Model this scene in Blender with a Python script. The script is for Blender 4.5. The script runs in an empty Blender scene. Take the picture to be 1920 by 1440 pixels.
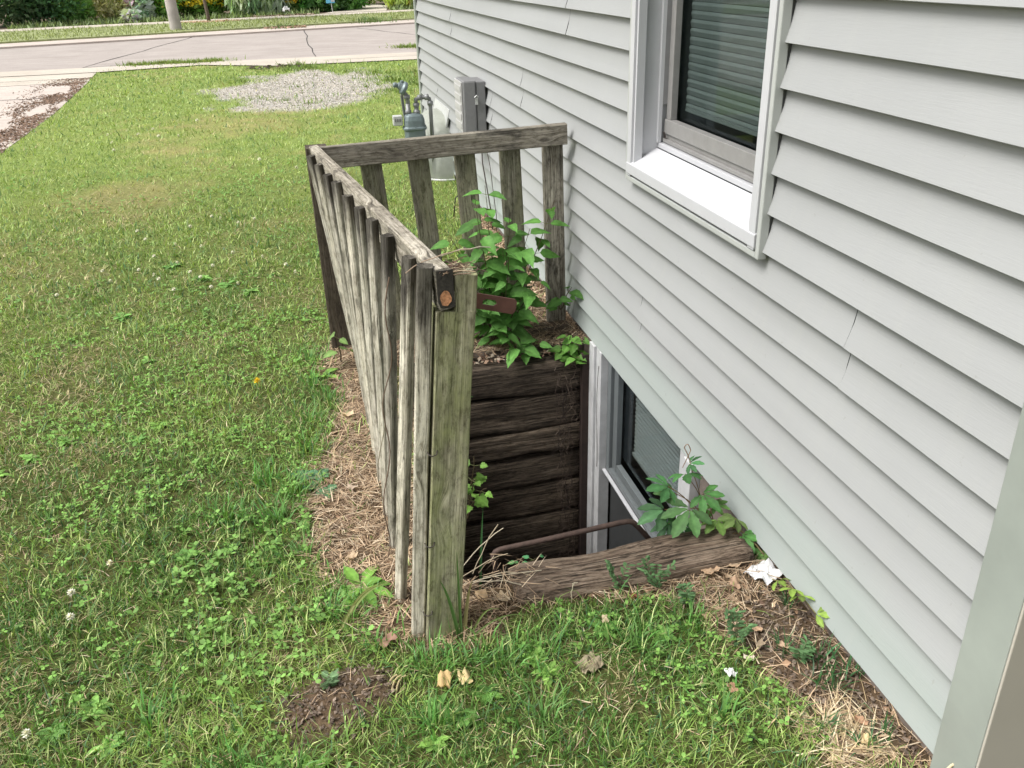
import bpy, math, random
import numpy as np
from mathutils import Matrix, Vector, noise as mn
random.seed(7); RNG = np.random.default_rng(11)
S = bpy.context.scene; C = S.collection
R = math.radians
# ------------------------------------------------------------------ camera
cam = bpy.data.objects.new('camera', bpy.data.cameras.new('camera')); C.objects.link(cam)
cam.data.sensor_width = 36.0; cam.data.lens = 36.0*1646.36/1920; cam.data.clip_start = .05; cam.data.clip_end = 600
_p, _y, _r = R(25.843), R(12.639), R(-1.5675)
f = Vector((math.sin(_y)*math.cos(_p), math.cos(_y)*math.cos(_p), -math.sin(_p)))
r0 = Vector((math.cos(_y), -math.sin(_y), 0)); u0 = r0.cross(f)
r2 = math.cos(_r)*r0+math.sin(_r)*u0; u2 = -math.sin(_r)*r0+math.cos(_r)*u0
cam.matrix_world = Matrix(((r2.x, u2.x, -f.x, -1.117), (r2.y, u2.y, -f.y, 0.0), (r2.z, u2.z, -f.z, 1.56), (0, 0, 0, 1)))
S.camera = cam
# ------------------------------------------------------------------ sky, sun, exposure
SUN_EL, SUN_AZ = R(53), R(-99)      # azimuth measured from +y towards +x
w = bpy.data.worlds.new('World'); S.world = w; w.use_nodes = True
wn = w.node_tree.nodes; wl = w.node_tree.links
sk = wn.new('ShaderNodeTexSky'); sk.sky_type = 'NISHITA'; sk.sun_disc = False
sk.sun_elevation = SUN_EL; sk.sun_rotation = SUN_AZ; sk.air_density = 1.0; sk.dust_density = 4.0; sk.ozone_density = 1.0
hs = wn.new('ShaderNodeHueSaturation'); hs.inputs['Saturation'].default_value = .12
wl.new(sk.outputs[0], hs.inputs['Color']); wl.new(hs.outputs[0], wn['Background'].inputs[0])
wn['Background'].inputs[1].default_value = .105
sun = bpy.data.objects.new('sun', bpy.data.lights.new('sun', 'SUN')); C.objects.link(sun)
sun.data.energy = 2.0; sun.data.angle = R(28); sun.data.color = (1, .965, .91)
sd = Vector((math.sin(SUN_AZ)*math.cos(SUN_EL), math.cos(SUN_AZ)*math.cos(SUN_EL), math.sin(SUN_EL)))
sun.rotation_euler = sd.to_track_quat('Z', 'Y').to_euler()
S.view_settings.view_transform = 'Standard'; S.view_settings.look = 'None'; S.view_settings.gamma = 1
S.view_settings.exposure = 1.0
S.render.engine = 'CYCLES'; S.cycles.max_bounces = 6; S.cycles.transparent_max_bounces = 16

# ------------------------------------------------------------------ helpers
def tag(o, label=None, cat=None, group=None, kind=None):
    if label: o['label'] = label
    if cat: o['category'] = cat
    if group: o['group'] = group
    if kind: o['kind'] = kind
    return o
def empty(name, loc, label, cat, group=None, kind=None):
    o = bpy.data.objects.new(name, None); C.objects.link(o); o.location = loc; o.empty_display_size = .1
    return tag(o, label, cat, group, kind)
def world_of(o):
    m = o.matrix_basis.copy()
    return world_of(o.parent) @ m if o.parent else m
def link(o, parent=None, M=None):
    C.objects.link(o)
    M = M or Matrix()
    if parent:
        o.parent = parent; M = world_of(parent).inverted() @ M
    o.matrix_basis = M
    return o
class MB:
    def __init__(s): s.V = []; s.F = []; s.n = 0; s.C = []
    def add(s, V, F, col=None):
        V = np.asarray(V, float); s.V.append(V)
        s.F += [tuple(int(i)+s.n for i in q) for q in F]; s.n += len(V)
        if col is not None:
            c = np.asarray(col, float)
            s.C.append(np.broadcast_to(c, (len(V), 3)))
    def box(s, a, b, col=None, M=None):
        x0, y0, z0 = a; x1, y1, z1 = b
        V = np.array([(x0,y0,z0),(x1,y0,z0),(x1,y1,z0),(x0,y1,z0),(x0,y0,z1),(x1,y0,z1),(x1,y1,z1),(x0,y1,z1)], float)
        if M is not None: V = np.array([tuple(M @ Vector(v)) for v in V])
        s.add(V, [(0,3,2,1),(4,5,6,7),(0,1,5,4),(1,2,6,5),(2,3,7,6),(3,0,4,7)], col)
    def tube(s, P, r, n=8, col=None, cap=True):
        P = [Vector(p) for p in P]; rr = r if hasattr(r, '__len__') else [r]*len(P)
        V = []; F = []; up = Vector((0.13, .21, 1)).normalized(); prev = None
        for i, p in enumerate(P):
            t = (P[min(i+1, len(P)-1)]-P[max(i-1, 0)]).normalized()
            a = (prev if prev is not None else (up.cross(t) if abs(up.dot(t)) < .97 else Vector((1,0,0)).cross(t)))
            a = (a - t*a.dot(t)).normalized(); b = t.cross(a); prev = a
            for k in range(n):
                th = 2*math.pi*k/n; V.append(tuple(p+(a*math.cos(th)+b*math.sin(th))*rr[i]))
        for i in range(len(P)-1):
            for k in range(n):
                F.append((i*n+k, i*n+(k+1) % n, (i+1)*n+(k+1) % n, (i+1)*n+k))
        if cap: F += [tuple(range(n))[::-1], tuple((len(P)-1)*n+k for k in range(n))]
        s.add(V, F, col)
    def lathe(s, prof, o, axis=(0,0,1), n=16, col=None):
        q = Vector((0,0,1)).rotation_difference(Vector(axis)); V = []; F = []
        for r, z in prof:
            for k in range(n):
                th = 2*math.pi*k/n; V.append(tuple(Vector(o)+q @ Vector((r*math.cos(th), r*math.sin(th), z))))
        m = len(prof)
        for i in range(m-1):
            for k in range(n): F.append((i*n+k, i*n+(k+1) % n, (i+1)*n+(k+1) % n, (i+1)*n+k))
        F += [tuple(range(n))[::-1], tuple((m-1)*n+k for k in range(n))]
        s.add(V, F, col)
    def build(s, name, mat, parent=None, M=None, smooth=False, bevel=0):
        me = bpy.data.meshes.new(name)
        V = np.concatenate(s.V)
        M = M or Matrix()
        me.from_pydata(V.tolist(), [], s.F); me.update()
        if s.C:
            a = me.color_attributes.new('Col', 'FLOAT_COLOR', 'POINT')
            c = np.ones((len(V), 4)); c[:, :3] = np.concatenate(s.C); a.data.foreach_set('color', c.ravel())
        if smooth: me.polygons.foreach_set('use_smooth', [True]*len(me.polygons))
        me.materials.append(mat)
        o = bpy.data.objects.new(name, me)
        link(o, parent, M)
        if bevel:
            b = o.modifiers.new('bevel', 'BEVEL'); b.width = bevel; b.segments = 2; b.limit_method = 'ANGLE'
        return o
def fast(name, V, corners, per, cols, mat, parent=None):
    """big mesh from numpy: corners = flat vertex indices, per = loop counts per face"""
    me = bpy.data.meshes.new(name)
    me.vertices.add(len(V)); me.vertices.foreach_set('co', V.astype(np.float32).ravel())
    me.loops.add(len(corners)); me.loops.foreach_set('vertex_index', corners.astype(np.int32))
    me.polygons.add(len(per)); st = np.concatenate([[0], np.cumsum(per)[:-1]])
    me.polygons.foreach_set('loop_start', st.astype(np.int32)); me.polygons.foreach_set('loop_total', per.astype(np.int32))
    me.update(calc_edges=True)
    a = me.color_attributes.new('Col', 'FLOAT_COLOR', 'POINT')
    c = np.ones((len(V), 4), np.float32); c[:, :3] = cols; a.data.foreach_set('color', c.ravel())
    me.materials.append(mat)
    o = bpy.data.objects.new(name, me); link(o, parent); return o
def vnoise(x, y, s=0):
    xi = np.floor(x).astype(np.int64); yi = np.floor(y).astype(np.int64); fx = x-xi; fy = y-yi
    fx = fx*fx*(3-2*fx); fy = fy*fy*(3-2*fy)
    def h(a, b):
        n = (a*374761393+b*668265263+s*982451653) & 0x7fffffff
        n = (n ^ (n >> 13))*1274126177 & 0x7fffffff
        return ((n ^ (n >> 16)) & 0xffff)/65535.0
    return (h(xi,yi)*(1-fx)+h(xi+1,yi)*fx)*(1-fy)+(h(xi,yi+1)*(1-fx)+h(xi+1,yi+1)*fx)*fy
def fbm(x, y, s=0, o=3):
    t = 0; a = .5
    for i in range(o): t = t+a*vnoise(x*2**i, y*2**i, s+i*17); a *= .5
    return t/(1-.5**o)
def inpoly(x, y, P):
    ins = np.zeros(x.shape, bool); n = len(P)
    for i in range(n):
        x0, y0 = P[i]; x1, y1 = P[(i+1) % n]
        if y0 == y1: continue
        c = ((y0 > y) != (y1 > y)) & (x < (x1-x0)*(y-y0)/(y1-y0)+x0); ins ^= c
    return ins
def sdist(x, y, P):
    d = np.full(x.shape, 9.0); n = len(P)
    for i in range(n):
        x0, y0 = P[i]; x1, y1 = P[(i+1) % n]; dx = x1-x0; dy = y1-y0
        t = np.clip(((x-x0)*dx+(y-y0)*dy)/(dx*dx+dy*dy+1e-9), 0, 1)
        d = np.minimum(d, np.hypot(x-x0-t*dx, y-y0-t*dy))
    return np.where(inpoly(x, y, P), -d, d)

# ------------------------------------------------------------------ materials
def mat(name):
    m = bpy.data.materials.new(name); m.use_nodes = True
    nt = m.node_tree; return m, nt, nt.nodes['Principled BSDF']
def nd(nt, t, **kw):
    n = nt.nodes.new(t)
    for k, v in kw.items():
        if k in n.inputs: n.inputs[k].default_value = v
        else: setattr(n, k, v)
    return n
def math_(nt, op, a, b=None, c=None):
    n = nt.nodes.new('ShaderNodeMath'); n.operation = op
    for i, v in enumerate((a, b, c)):
        if v is None: continue
        if isinstance(v, (int, float)): n.inputs[i].default_value = v
        else: nt.links.new(v, n.inputs[i])
    return n.outputs[0]
def ramp(nt, fac, stops):
    n = nt.nodes.new('ShaderNodeValToRGB'); e = n.color_ramp.elements
    while len(e) < len(stops): e.new(.5)
    for el, (p, c) in zip(e, stops):
        el.position = p; el.color = (*c, 1) if len(c) == 3 else c
    nt.links.new(fac, n.inputs[0]); return n.outputs[0]
def mix(nt, fac, a, b, mode='MIX'):
    n = nt.nodes.new('ShaderNodeMix'); n.data_type = 'RGBA'; n.blend_type = mode
    for sck, v in ((n.inputs[0], fac), (n.inputs[6], a), (n.inputs[7], b)):
        if isinstance(v, (int, float)): sck.default_value = v
        elif isinstance(v, tuple): sck.default_value = (*v, 1)
        else: nt.links.new(v, sck)
    return n.outputs[2]
def coords(nt, scale=(1,1,1), src='Object', rnd=False):
    tc = nt.nodes.new('ShaderNodeTexCoord'); out = tc.outputs[src]
    if rnd:
        oi = nt.nodes.new('ShaderNodeObjectInfo'); va = nt.nodes.new('ShaderNodeVectorMath'); va.operation = 'ADD'
        m = math_(nt, 'MULTIPLY', oi.outputs['Random'], 37.0)
        nt.links.new(out, va.inputs[0]); nt.links.new(m, va.inputs[1]); out = va.outputs[0]
    mp = nt.nodes.new('ShaderNodeMapping'); mp.inputs['Scale'].default_value = scale; nt.links.new(out, mp.inputs[0])
    return mp.outputs[0]
def noise_(nt, vec, scale, detail=4, rough=.5, dist=0):
    n = nd(nt, 'ShaderNodeTexNoise', Scale=scale, Detail=detail, Roughness=rough, Distortion=dist)
    nt.links.new(vec, n.inputs['Vector']); return n.outputs['Fac']
def bump(nt, b, h, strength=.5, dist=.003):
    n = nd(nt, 'ShaderNodeBump', Strength=strength, Distance=dist); nt.links.new(h, n.inputs['Height']); nt.links.new(n.outputs[0], b.inputs['Normal'])
def simple(name, col, rough=.5, metal=0, var=.15, scale=30, bmp=.0, src='Object'):
    m, nt, b = mat(name)
    v = coords(nt, src=src); n = noise_(nt, v, scale, 5, .6)
    c = ramp(nt, n, [(.3, tuple(x*(1-var) for x in col)), (.7, tuple(min(1, x*(1+var)) for x in col))])
    nt.links.new(c, b.inputs['Base Color']); b.inputs['Roughness'].default_value = rough; b.inputs['Metallic'].default_value = metal
    if bmp: bump(nt, b, n, .5, bmp)
    return m

def wood(name, dark, mid, light, green=0.0, stain=.0, kn=True, gs=1.0, bd=.0022, topstain=None, crack=.008):
    """weathered board: grain runs along the object's local Z"""
    m, nt, b = mat(name); L = nt.links
    tc = nt.nodes.new('ShaderNodeTexCoord'); oi = nt.nodes.new('ShaderNodeObjectInfo')
    sp = nt.nodes.new('ShaderNodeSeparateXYZ'); L.new(tc.outputs['Object'], sp.inputs[0])
    rnd = oi.outputs['Random']; x, y, z = sp.outputs
    zz = math_(nt, 'ADD', z, math_(nt, 'MULTIPLY', rnd, 5.3))
    # knots repeat about every 0.6 m at a random phase; grain lines bow round them
    zm = math_(nt, 'SUBTRACT', math_(nt, 'MODULO', zz, .62), .31)
    if kn:
        kx = math_(nt, 'SUBTRACT', x, math_(nt, 'MULTIPLY', math_(nt, 'SUBTRACT', math_(nt, 'FRACT', math_(nt, 'MULTIPLY', rnd, 7.7)), .5), .035))
        d2 = math_(nt, 'ADD', math_(nt, 'MULTIPLY', kx, kx), math_(nt, 'MULTIPLY', math_(nt, 'MULTIPLY', zm, zm), .16))
        dist = math_(nt, 'SQRT', d2)
        wgt = math_(nt, 'POWER', 2.718, math_(nt, 'MULTIPLY', d2, -1/(.019**2)))
        u = math_(nt, 'ADD', math_(nt, 'MULTIPLY', x, math_(nt, 'SUBTRACT', 1.0, wgt)), math_(nt, 'MULTIPLY', dist, wgt))
    else: u = x
    cb = nt.nodes.new('ShaderNodeCombineXYZ')
    L.new(math_(nt, 'MULTIPLY', u, 1.0), cb.inputs[0]); L.new(y, cb.inputs[1]); L.new(math_(nt, 'MULTIPLY', zz, .024), cb.inputs[2])
    g1 = noise_(nt, cb.outputs[0], 150*gs, 5, .65, .3)
    g2 = noise_(nt, cb.outputs[0], 520*gs, 3, .7)
    cb2 = nt.nodes.new('ShaderNodeCombineXYZ'); L.new(u, cb2.inputs[0]); L.new(y, cb2.inputs[1]); L.new(math_(nt, 'MULTIPLY', zz, .012), cb2.inputs[2])
    g3 = noise_(nt, cb2.outputs[0], 75*gs, 2, .5, .3)
    lg = nt.nodes.new('ShaderNodeCombineXYZ'); L.new(x, lg.inputs[0]); L.new(y, lg.inputs[1]); L.new(math_(nt, 'MULTIPLY', zz, .4), lg.inputs[2])
    big = noise_(nt, lg.outputs[0], 9, 3, .6)
    fine = noise_(nt, tc.outputs['Object'], 260, 3, .7)
    g = math_(nt, 'ADD', math_(nt, 'MULTIPLY', g1, .6), math_(nt, 'MULTIPLY', g2, .4))
    c = ramp(nt, g, [(.34, dark), (.46, mid), (.62, light)])
    tone = ramp(nt, big, [(.3, (.62,.60,.58)), (.7, (1.2,1.2,1.18))]); c = mix(nt, 1.0, c, tone, 'MULTIPLY')
    rr = ramp(nt, math_(nt, 'FRACT', math_(nt, 'MULTIPLY', rnd, 13.1)), [(0, (.66,.65,.64)), (.5, (.95,.94,.92)), (1, (1.25,1.23,1.18))]); c = mix(nt, 1.0, c, rr, 'MULTIPLY')
    cr = ramp(nt, math_(nt, 'ABSOLUTE', math_(nt, 'SUBTRACT', g3, .5)), [(0, (1,1,1)), (crack, (0,0,0))])
    c = mix(nt, math_(nt, 'MULTIPLY', cr, .85), c, tuple(q*.35 for q in dark))
    if kn:
        kf = ramp(nt, dist, [(.0, (1,1,1)), (.007, (.8,.8,.8)), (.011, (0,0,0))]); c = mix(nt, math_(nt, 'MULTIPLY', kf, .7), c, tuple(q*.8 for q in dark))
    if green:
        gn = noise_(nt, lg.outputs[0], 14, 4, .6); gf = ramp(nt, gn, [(.38, (0,0,0)), (.62, (1,1,1))])
        c = mix(nt, math_(nt, 'MULTIPLY', gf, green), c, (.235,.265,.10))
    if stain:
        sn = noise_(nt, lg.outputs[0], 11, 5, .65, .5); sf = ramp(nt, sn, [(.54, (0,0,0)), (.66, (1,1,1))])
        c = mix(nt, math_(nt, 'MULTIPLY', sf, stain), c, (.022,.02,.018))
    if topstain is not None:      # black weathering round the cut top end
        a, bz = topstain
        t = math_(nt, 'DIVIDE', math_(nt, 'SUBTRACT', z, a), bz-a)
        t = math_(nt, 'ADD', t, math_(nt, 'MULTIPLY', math_(nt, 'SUBTRACT', noise_(nt, cb.outputs[0], 60, 3, .6), .5), 1.6))
        tf = ramp(nt, t, [(.25, (0,0,0)), (.8, (1,1,1))]); c = mix(nt, math_(nt, 'MULTIPLY', tf, .85), c, (.026,.022,.02))
    pit = noise_(nt, lg.outputs[0], 70, 5, .75); c = mix(nt, 1.0, c, ramp(nt, pit, [(.36, (.55,.53,.5)), (.5, (1,1,1)), (.68, (1.18,1.17,1.14))]), 'MULTIPLY')
    lic = ramp(nt, fine, [(.66, (0,0,0)), (.74, (1,1,1))]); c = mix(nt, math_(nt, 'MULTIPLY', lic, .25), c, (.4,.42,.36))
    L.new(c, b.inputs['Base Color']); b.inputs['Roughness'].default_value = .88; b.inputs['Specular IOR Level'].default_value = .25
    h = math_(nt, 'SUBTRACT', math_(nt, 'ADD', g, math_(nt, 'ADD', math_(nt, 'MULTIPLY', fine, .15), math_(nt, 'MULTIPLY', pit, .5))), math_(nt, 'MULTIPLY', cr, .8))
    bump(nt, b, h, .9, bd)
    return m
W_POST = wood('wood_post', (.10,.09,.062), (.34,.325,.235), (.56,.54,.42), green=.6, bd=.0025)
W_BAL = wood('wood_baluster', (.09,.08,.066), (.36,.34,.295), (.62,.60,.53), green=.10, topstain=(.80,1.0))
W_RAIL = wood('wood_rail', (.06,.05,.042), (.26,.24,.20), (.50,.47,.42), stain=.75)
W_BOARD = wood('wood_board', (.065,.058,.045), (.22,.21,.17), (.36,.345,.285), green=.22, stain=.35)
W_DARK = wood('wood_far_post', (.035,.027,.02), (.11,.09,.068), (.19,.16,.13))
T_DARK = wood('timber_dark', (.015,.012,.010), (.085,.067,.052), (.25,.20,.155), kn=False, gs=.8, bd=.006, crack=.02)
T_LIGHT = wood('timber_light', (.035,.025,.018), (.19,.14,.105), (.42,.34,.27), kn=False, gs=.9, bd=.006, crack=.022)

def attr_mat(name, rough=.6, trans=.0, var=.0, bumps=0):
    m, nt, b = mat(name)
    a = nd(nt, 'ShaderNodeAttribute', attribute_name='Col'); c = a.outputs['Color']
    if var:
        v = coords(nt); n = noise_(nt, v, 60, 4, .6)
        c = mix(nt, 1.0, c, ramp(nt, n, [(.3, (1-var,)*3), (.7, (1+var,)*3)]), 'MULTIPLY')
        if bumps: bump(nt, b, n, .6, bumps)
    nt.links.new(c, b.inputs['Base Color']); b.inputs['Roughness'].default_value = rough; b.inputs['Specular IOR Level'].default_value = .3
    if trans:
        t = nt.nodes.new('ShaderNodeBsdfTranslucent'); mx = nt.nodes.new('ShaderNodeMixShader'); mx.inputs[0].default_value = trans
        cc = mix(nt, 1.0, c, (1.15, 1.25, .6), 'MULTIPLY'); nt.links.new(cc, t.inputs[0])
        nt.links.new(b.outputs[0], mx.inputs[1]); nt.links.new(t.outputs[0], mx.inputs[2])
        nt.links.new(mx.outputs[0], nt.nodes['Material Output'].inputs[0])
    return m
M_GRASS = attr_mat('grass', .5, .30)
M_LEAF = attr_mat('leaf', .62, .28, .22, .0012)
M_STRAW = attr_mat('straw', .75, .12)
M_DRY = attr_mat('dry_leaf', .7, .15, .15)
M_PETAL = attr_mat('petal', .6, .2)
M_SOIL = attr_mat('soil', .95, 0, .25, .006)
M_BUSH = attr_mat('bush', .55, .42)

def siding_mat(name, col):
    m, nt, b = mat(name)
    tc = nt.nodes.new('ShaderNodeTexCoord'); sp = nt.nodes.new('ShaderNodeSeparateXYZ'); nt.links.new(tc.outputs['Object'], sp.inputs[0])
    v = coords(nt, (1, .07, 1)); g = noise_(nt, v, 260, 4, .6, .6)
    big = noise_(nt, coords(nt, (1, .6, 1.2)), 2.3, 4, .6)
    spot = noise_(nt, coords(nt), 55, 2, .5)
    c = ramp(nt, big, [(.3, tuple(x*.955 for x in col)), (.7, tuple(x*1.03 for x in col))])
    # algae tint that grows on the two lowest courses and fades irregularly upward
    zz = math_(nt, 'ADD', sp.outputs[2], math_(nt, 'MULTIPLY', math_(nt, 'SUBTRACT', big, .5), .25))
    gf = ramp(nt, zz, [(.17, (1,1,1)), (.33, (0,0,0))])
    c = mix(nt, math_(nt, 'MULTIPLY', gf, .7), c, (.285,.325,.305))
    sf = ramp(nt, spot, [(.735, (0,0,0)), (.76, (1,1,1))]); c = mix(nt, math_(nt, 'MULTIPLY', sf, .45), c, (.25,.25,.23))
    st = noise_(nt, coords(nt, (1, 3.5, .5)), 5, 5, .7); stf = ramp(nt, st, [(.5, (0,0,0)), (.8, (1,1,1))])
    c = mix(nt, math_(nt, 'MULTIPLY', stf, .16), c, (.36,.36,.33))
    nt.links.new(c, b.inputs['Base Color']); b.inputs['Roughness'].default_value = .5; b.inputs['Specular IOR Level'].default_value = .35
    bump(nt, b, g, .5, .0008)
    return m
M_SIDING = siding_mat('vinyl_siding', (.300,.307,.309))
M_TRIMG = simple('trim_grey_green', (.265,.29,.265), .45, var=.13, scale=3.5)
M_TRIMB = simple('trim_grey', (.38,.395,.38), .4, var=.05, scale=6)
M_WHITE = simple('white_vinyl', (.46,.465,.485), .35, var=.03, scale=12)
M_DIRTYW = simple('white_aluminium', (.50,.505,.51), .4, var=.14, scale=14)
M_SASH = simple('grey_sash', (.22,.215,.21), .4, var=.10, scale=20)
M_STILE = simple('sash_stile', (.13,.145,.15), .4, var=.06)
M_DARKIN = simple('dark_interior', (.11,.12,.12), .8)
M_BACK = simple('dark_backing', (.02,.02,.02), .9)
M_BLIND = simple('blind', (.165,.175,.172), .5, var=.04)
M_CONCW = simple('foundation', (.16,.13,.11), .9, var=.3, scale=14, bmp=.004)
M_ROOF = simple('shingles', (.08,.075,.07), .9, var=.3, scale=40)
M_RUST = simple('rust', (.080,.052,.042), .75, .3, var=.35, scale=45, bmp=.001)
M_RUSTD = simple('rust_dark', (.035,.022,.018), .8, .2, var=.3, scale=30, bmp=.001)
M_PLATE = simple('red_plate', (.13,.058,.048), .6, .2, var=.25, scale=30)
M_WIRE = simple('wire', (.06,.05,.045), .6, .5)
M_METER = simple('meter_paint', (.15,.19,.20), .45, .2, var=.15, scale=25)
M_PIPE = simple('galvanised_pipe', (.23,.235,.24), .5, .4, var=.18, scale=25)
M_METW = simple('meter_index', (.45,.46,.45), .4)
M_BOXL = simple('box_cover', (.40,.395,.39), .5, var=.06)
M_BOXD = simple('box_side', (.19,.19,.195), .5, var=.08)
M_PAPER = simple('paper', (.62,.62,.62), .7, var=.04, scale=40)
M_POLE = simple('utility_pole_wood', (.36,.33,.31), .85, var=.22, scale=3)
M_BARK = simple('bark', (.12,.09,.07), .9, var=.3)
M_SIGN = simple('sign_blue', (.12,.42,.62), .5, var=.3, scale=60)
def glass(name, tint, refl=.12, fk=.08):
    m, nt, b = mat(name); nt.nodes.remove(b)
    t = nt.nodes.new('ShaderNodeBsdfTransparent'); t.inputs[0].default_value = (*tint, 1)
    g = nd(nt, 'ShaderNodeBsdfGlossy', Roughness=.03); g.inputs[0].default_value = (.9,.95,1,1)
    fr = nd(nt, 'ShaderNodeFresnel', IOR=1.5); mx = nt.nodes.new('ShaderNodeMixShader')
    a = math_(nt, 'ADD', math_(nt, 'MULTIPLY', fr.outputs[0], fk), refl*.08)
    nt.links.new(a, mx.inputs[0]); nt.links.new(t.outputs[0], mx.inputs[1]); nt.links.new(g.outputs[0], mx.inputs[2])
    nt.links.new(mx.outputs[0], nt.nodes['Material Output'].inputs[0]); return m
M_GLASS = glass('window_glass', (.76,.805,.795))
M_GLASS2 = glass('basement_glass', (.84,.87,.865), .5, .35)
def plastic(name):
    m, nt, b = mat(name); b.inputs['Base Color'].default_value = (.50,.52,.47,1); b.inputs['Roughness'].default_value = .25
    t = nt.nodes.new('ShaderNodeBsdfTransparent'); tl = nd(nt, 'ShaderNodeBsdfTranslucent'); tl.inputs[0].default_value = (.7,.72,.66,1)
    m1 = nt.nodes.new('ShaderNodeMixShader'); m1.inputs[0].default_value = .45; m2 = nt.nodes.new('ShaderNodeMixShader')
    v = coords(nt); n = noise_(nt, v, 7, 4, .7); fr = ramp(nt, n, [(.3, (.15,)*3), (.7, (.4,)*3)])
    nt.links.new(b.outputs[0], m1.inputs[1]); nt.links.new(tl.outputs[0], m1.inputs[2])
    nt.links.new(fr, m2.inputs[0]); nt.links.new(m1.outputs[0], m2.inputs[1]); nt.links.new(t.outputs[0], m2.inputs[2])
    nt.links.new(m2.outputs[0], nt.nodes['Material Output'].inputs[0]); return m
M_PLASTIC = plastic('clear_plastic')
def concrete(name, a, bcol, sc=1.2, bmp=.002):
    m, nt, b = mat(name)
    n = noise_(nt, coords(nt), sc, 6, .65); n2 = noise_(nt, coords(nt), 40, 4, .7); n3 = noise_(nt, coords(nt, (.3, 3, 1)), 2, 4, .6)
    c = ramp(nt, n, [(.3, a), (.7, bcol)]); c = mix(nt, 1.0, c, ramp(nt, n2, [(.3, (.86,)*3), (.7, (1.1,)*3)]), 'MULTIPLY')
    c = mix(nt, 1.0, c, ramp(nt, n3, [(.35, (.92,.91,.9)), (.6, (1.04,)*3)]), 'MULTIPLY')
    nt.links.new(c, b.inputs['Base Color']); b.inputs['Roughness'].default_value = .9; bump(nt, b, n2, .4, bmp); return m
M_ROAD = concrete('street_concrete', (.30,.265,.245), (.37,.33,.305))
M_WALK = concrete('pale_concrete', (.42,.375,.32), (.52,.47,.40))
M_DRIVE = concrete('driveway_concrete', (.40,.345,.31), (.52,.46,.41), 1.6)
M_GRAVELB = concrete('gravel_bed', (.36,.33,.32), (.5,.47,.46), 9, .01)
def turf(name):
    m, nt, b = mat(name)
    a = nd(nt, 'ShaderNodeAttribute', attribute_name='Col')
    n2 = noise_(nt, coords(nt), 38, 5, .75); n = noise_(nt, coords(nt), 5, 4, .6)
    c = mix(nt, 1.0, a.outputs['Color'], ramp(nt, n2, [(.28, (.55,.55,.5)), (.72, (1.4,1.38,1.3))]), 'MULTIPLY')
    c = mix(nt, 1.0, c, ramp(nt, n, [(.3, (.85,.9,.85)), (.7, (1.15,1.1,1.05))]), 'MULTIPLY')
    nt.links.new(c, b.inputs['Base Color']); b.inputs['Roughness'].default_value = .95; b.inputs['Specular IOR Level'].default_value = .1
    bump(nt, b, n2, .8, .012); return m
M_TURF = turf('turf_soil')

# ------------------------------------------------------------------ regions (metres, from the site survey)
P_ML = [(-1.12,3.8),(-1.0,3.8),(-.86,3.64),(-.86,1.83),(-1.03,1.72),(-1.13,1.80),(-1.14,1.99),(-1.22,2.04),(-1.22,2.18),(-1.26,2.42),(-1.20,2.68),(-1.16,2.9),(-1.13,3.0),(-1.10,3.25),(-1.17,3.47)]
P_MF = [(-.86,2.0),(-.72,1.94),(-.52,1.84),(-.12,1.86),(.05,1.85),(.05,1.02),(-.19,1.13),(-.16,1.30),(-.22,1.44),(-.26,1.66),(-.38,1.775),(-.67,1.80),(-.79,1.73),(-.88,1.69),(-.99,1.70)]
P_SOIL = [(.02,1.74),(.02,1.08),(-.07,1.2),(-.15,1.34),(-.19,1.47),(-.16,1.63)]
P_MOLE = [(-1.34,1.55),(-1.30,1.64),(-1.19,1.69),(-1.08,1.66),(-1.04,1.57),(-1.09,1.52),(-1.20,1.47),(-1.31,1.485)]
P_BEH = [(-.11,6.1),(.1,6.3),(.1,3.5),(-.9,3.45),(-.9,3.72),(-.25,3.83),(-.13,4.6)]
P_GRAV = [(-2.10,13.12),(-1.74,14.9),(-1.05,15.3),(-.25,15.1),(.05,14.2),(.0,13.0),(-.1,12.2),(-.3,11.6),(-.72,11.2),(-1.63,11.35),(-1.97,12.01)]
P_LAWN = [(-1.9,-.3),(-9,-.3),(-3.95,9.3),(-4.02,11.95),(-4.27,15.7),(-4.38,17.0),(-2.7,17.35),(-1.5,16.4),(1.4,16.2),(2.6,15),(2.6,8.8),(.02,8.8),(.02,-.3)]
PIT = (-.84, .0, 1.90, 3.64)
def gh(x, y):
    fade = np.clip((x+3.3)/.5, 0, 1)*np.clip((.5-x)/.2, 0, 1)*np.clip((y-.1)/.4, 0, 1)*np.clip((6.4-y)/.5, 0, 1)
    z = (.020*(fbm(x*2.2, y*2.2, 5)-.5)+.012*(fbm(x*9, y*9, 9)-.5))
    dm = sdist(x, y, P_MOLE); z = z+np.where(dm < .04, .022*np.clip((.04-dm)/.09, 0, 1)*(.6+.9*fbm(x*40, y*40, 3, 2)), 0)
    return z*fade
def masks(x, y):
    j = (fbm(x*14, y*14, 41)-.5)*.10; j2 = (fbm(x*40, y*40, 43)-.5)*.05
    ml = sdist(x, y, P_ML)+j+j2; mf = sdist(x, y, P_MF)+j*.8+j2; be = sdist(x, y, P_BEH)+j*1.5
    mulch = np.clip(.5-np.minimum(np.minimum(ml, mf), be)/.03, 0, 1)
    so = np.clip(.5-(np.minimum(sdist(x, y, P_SOIL), sdist(x, y, P_MOLE))+j2*1.6+j*.4)/.045, 0, 1)
    gr = np.clip(.5-(sdist(x, y, P_GRAV)+(fbm(x*2.2, y*1.4, 51, 4)-.5)*1.2)/.32, 0, 1)
    return mulch, so, gr
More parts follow.
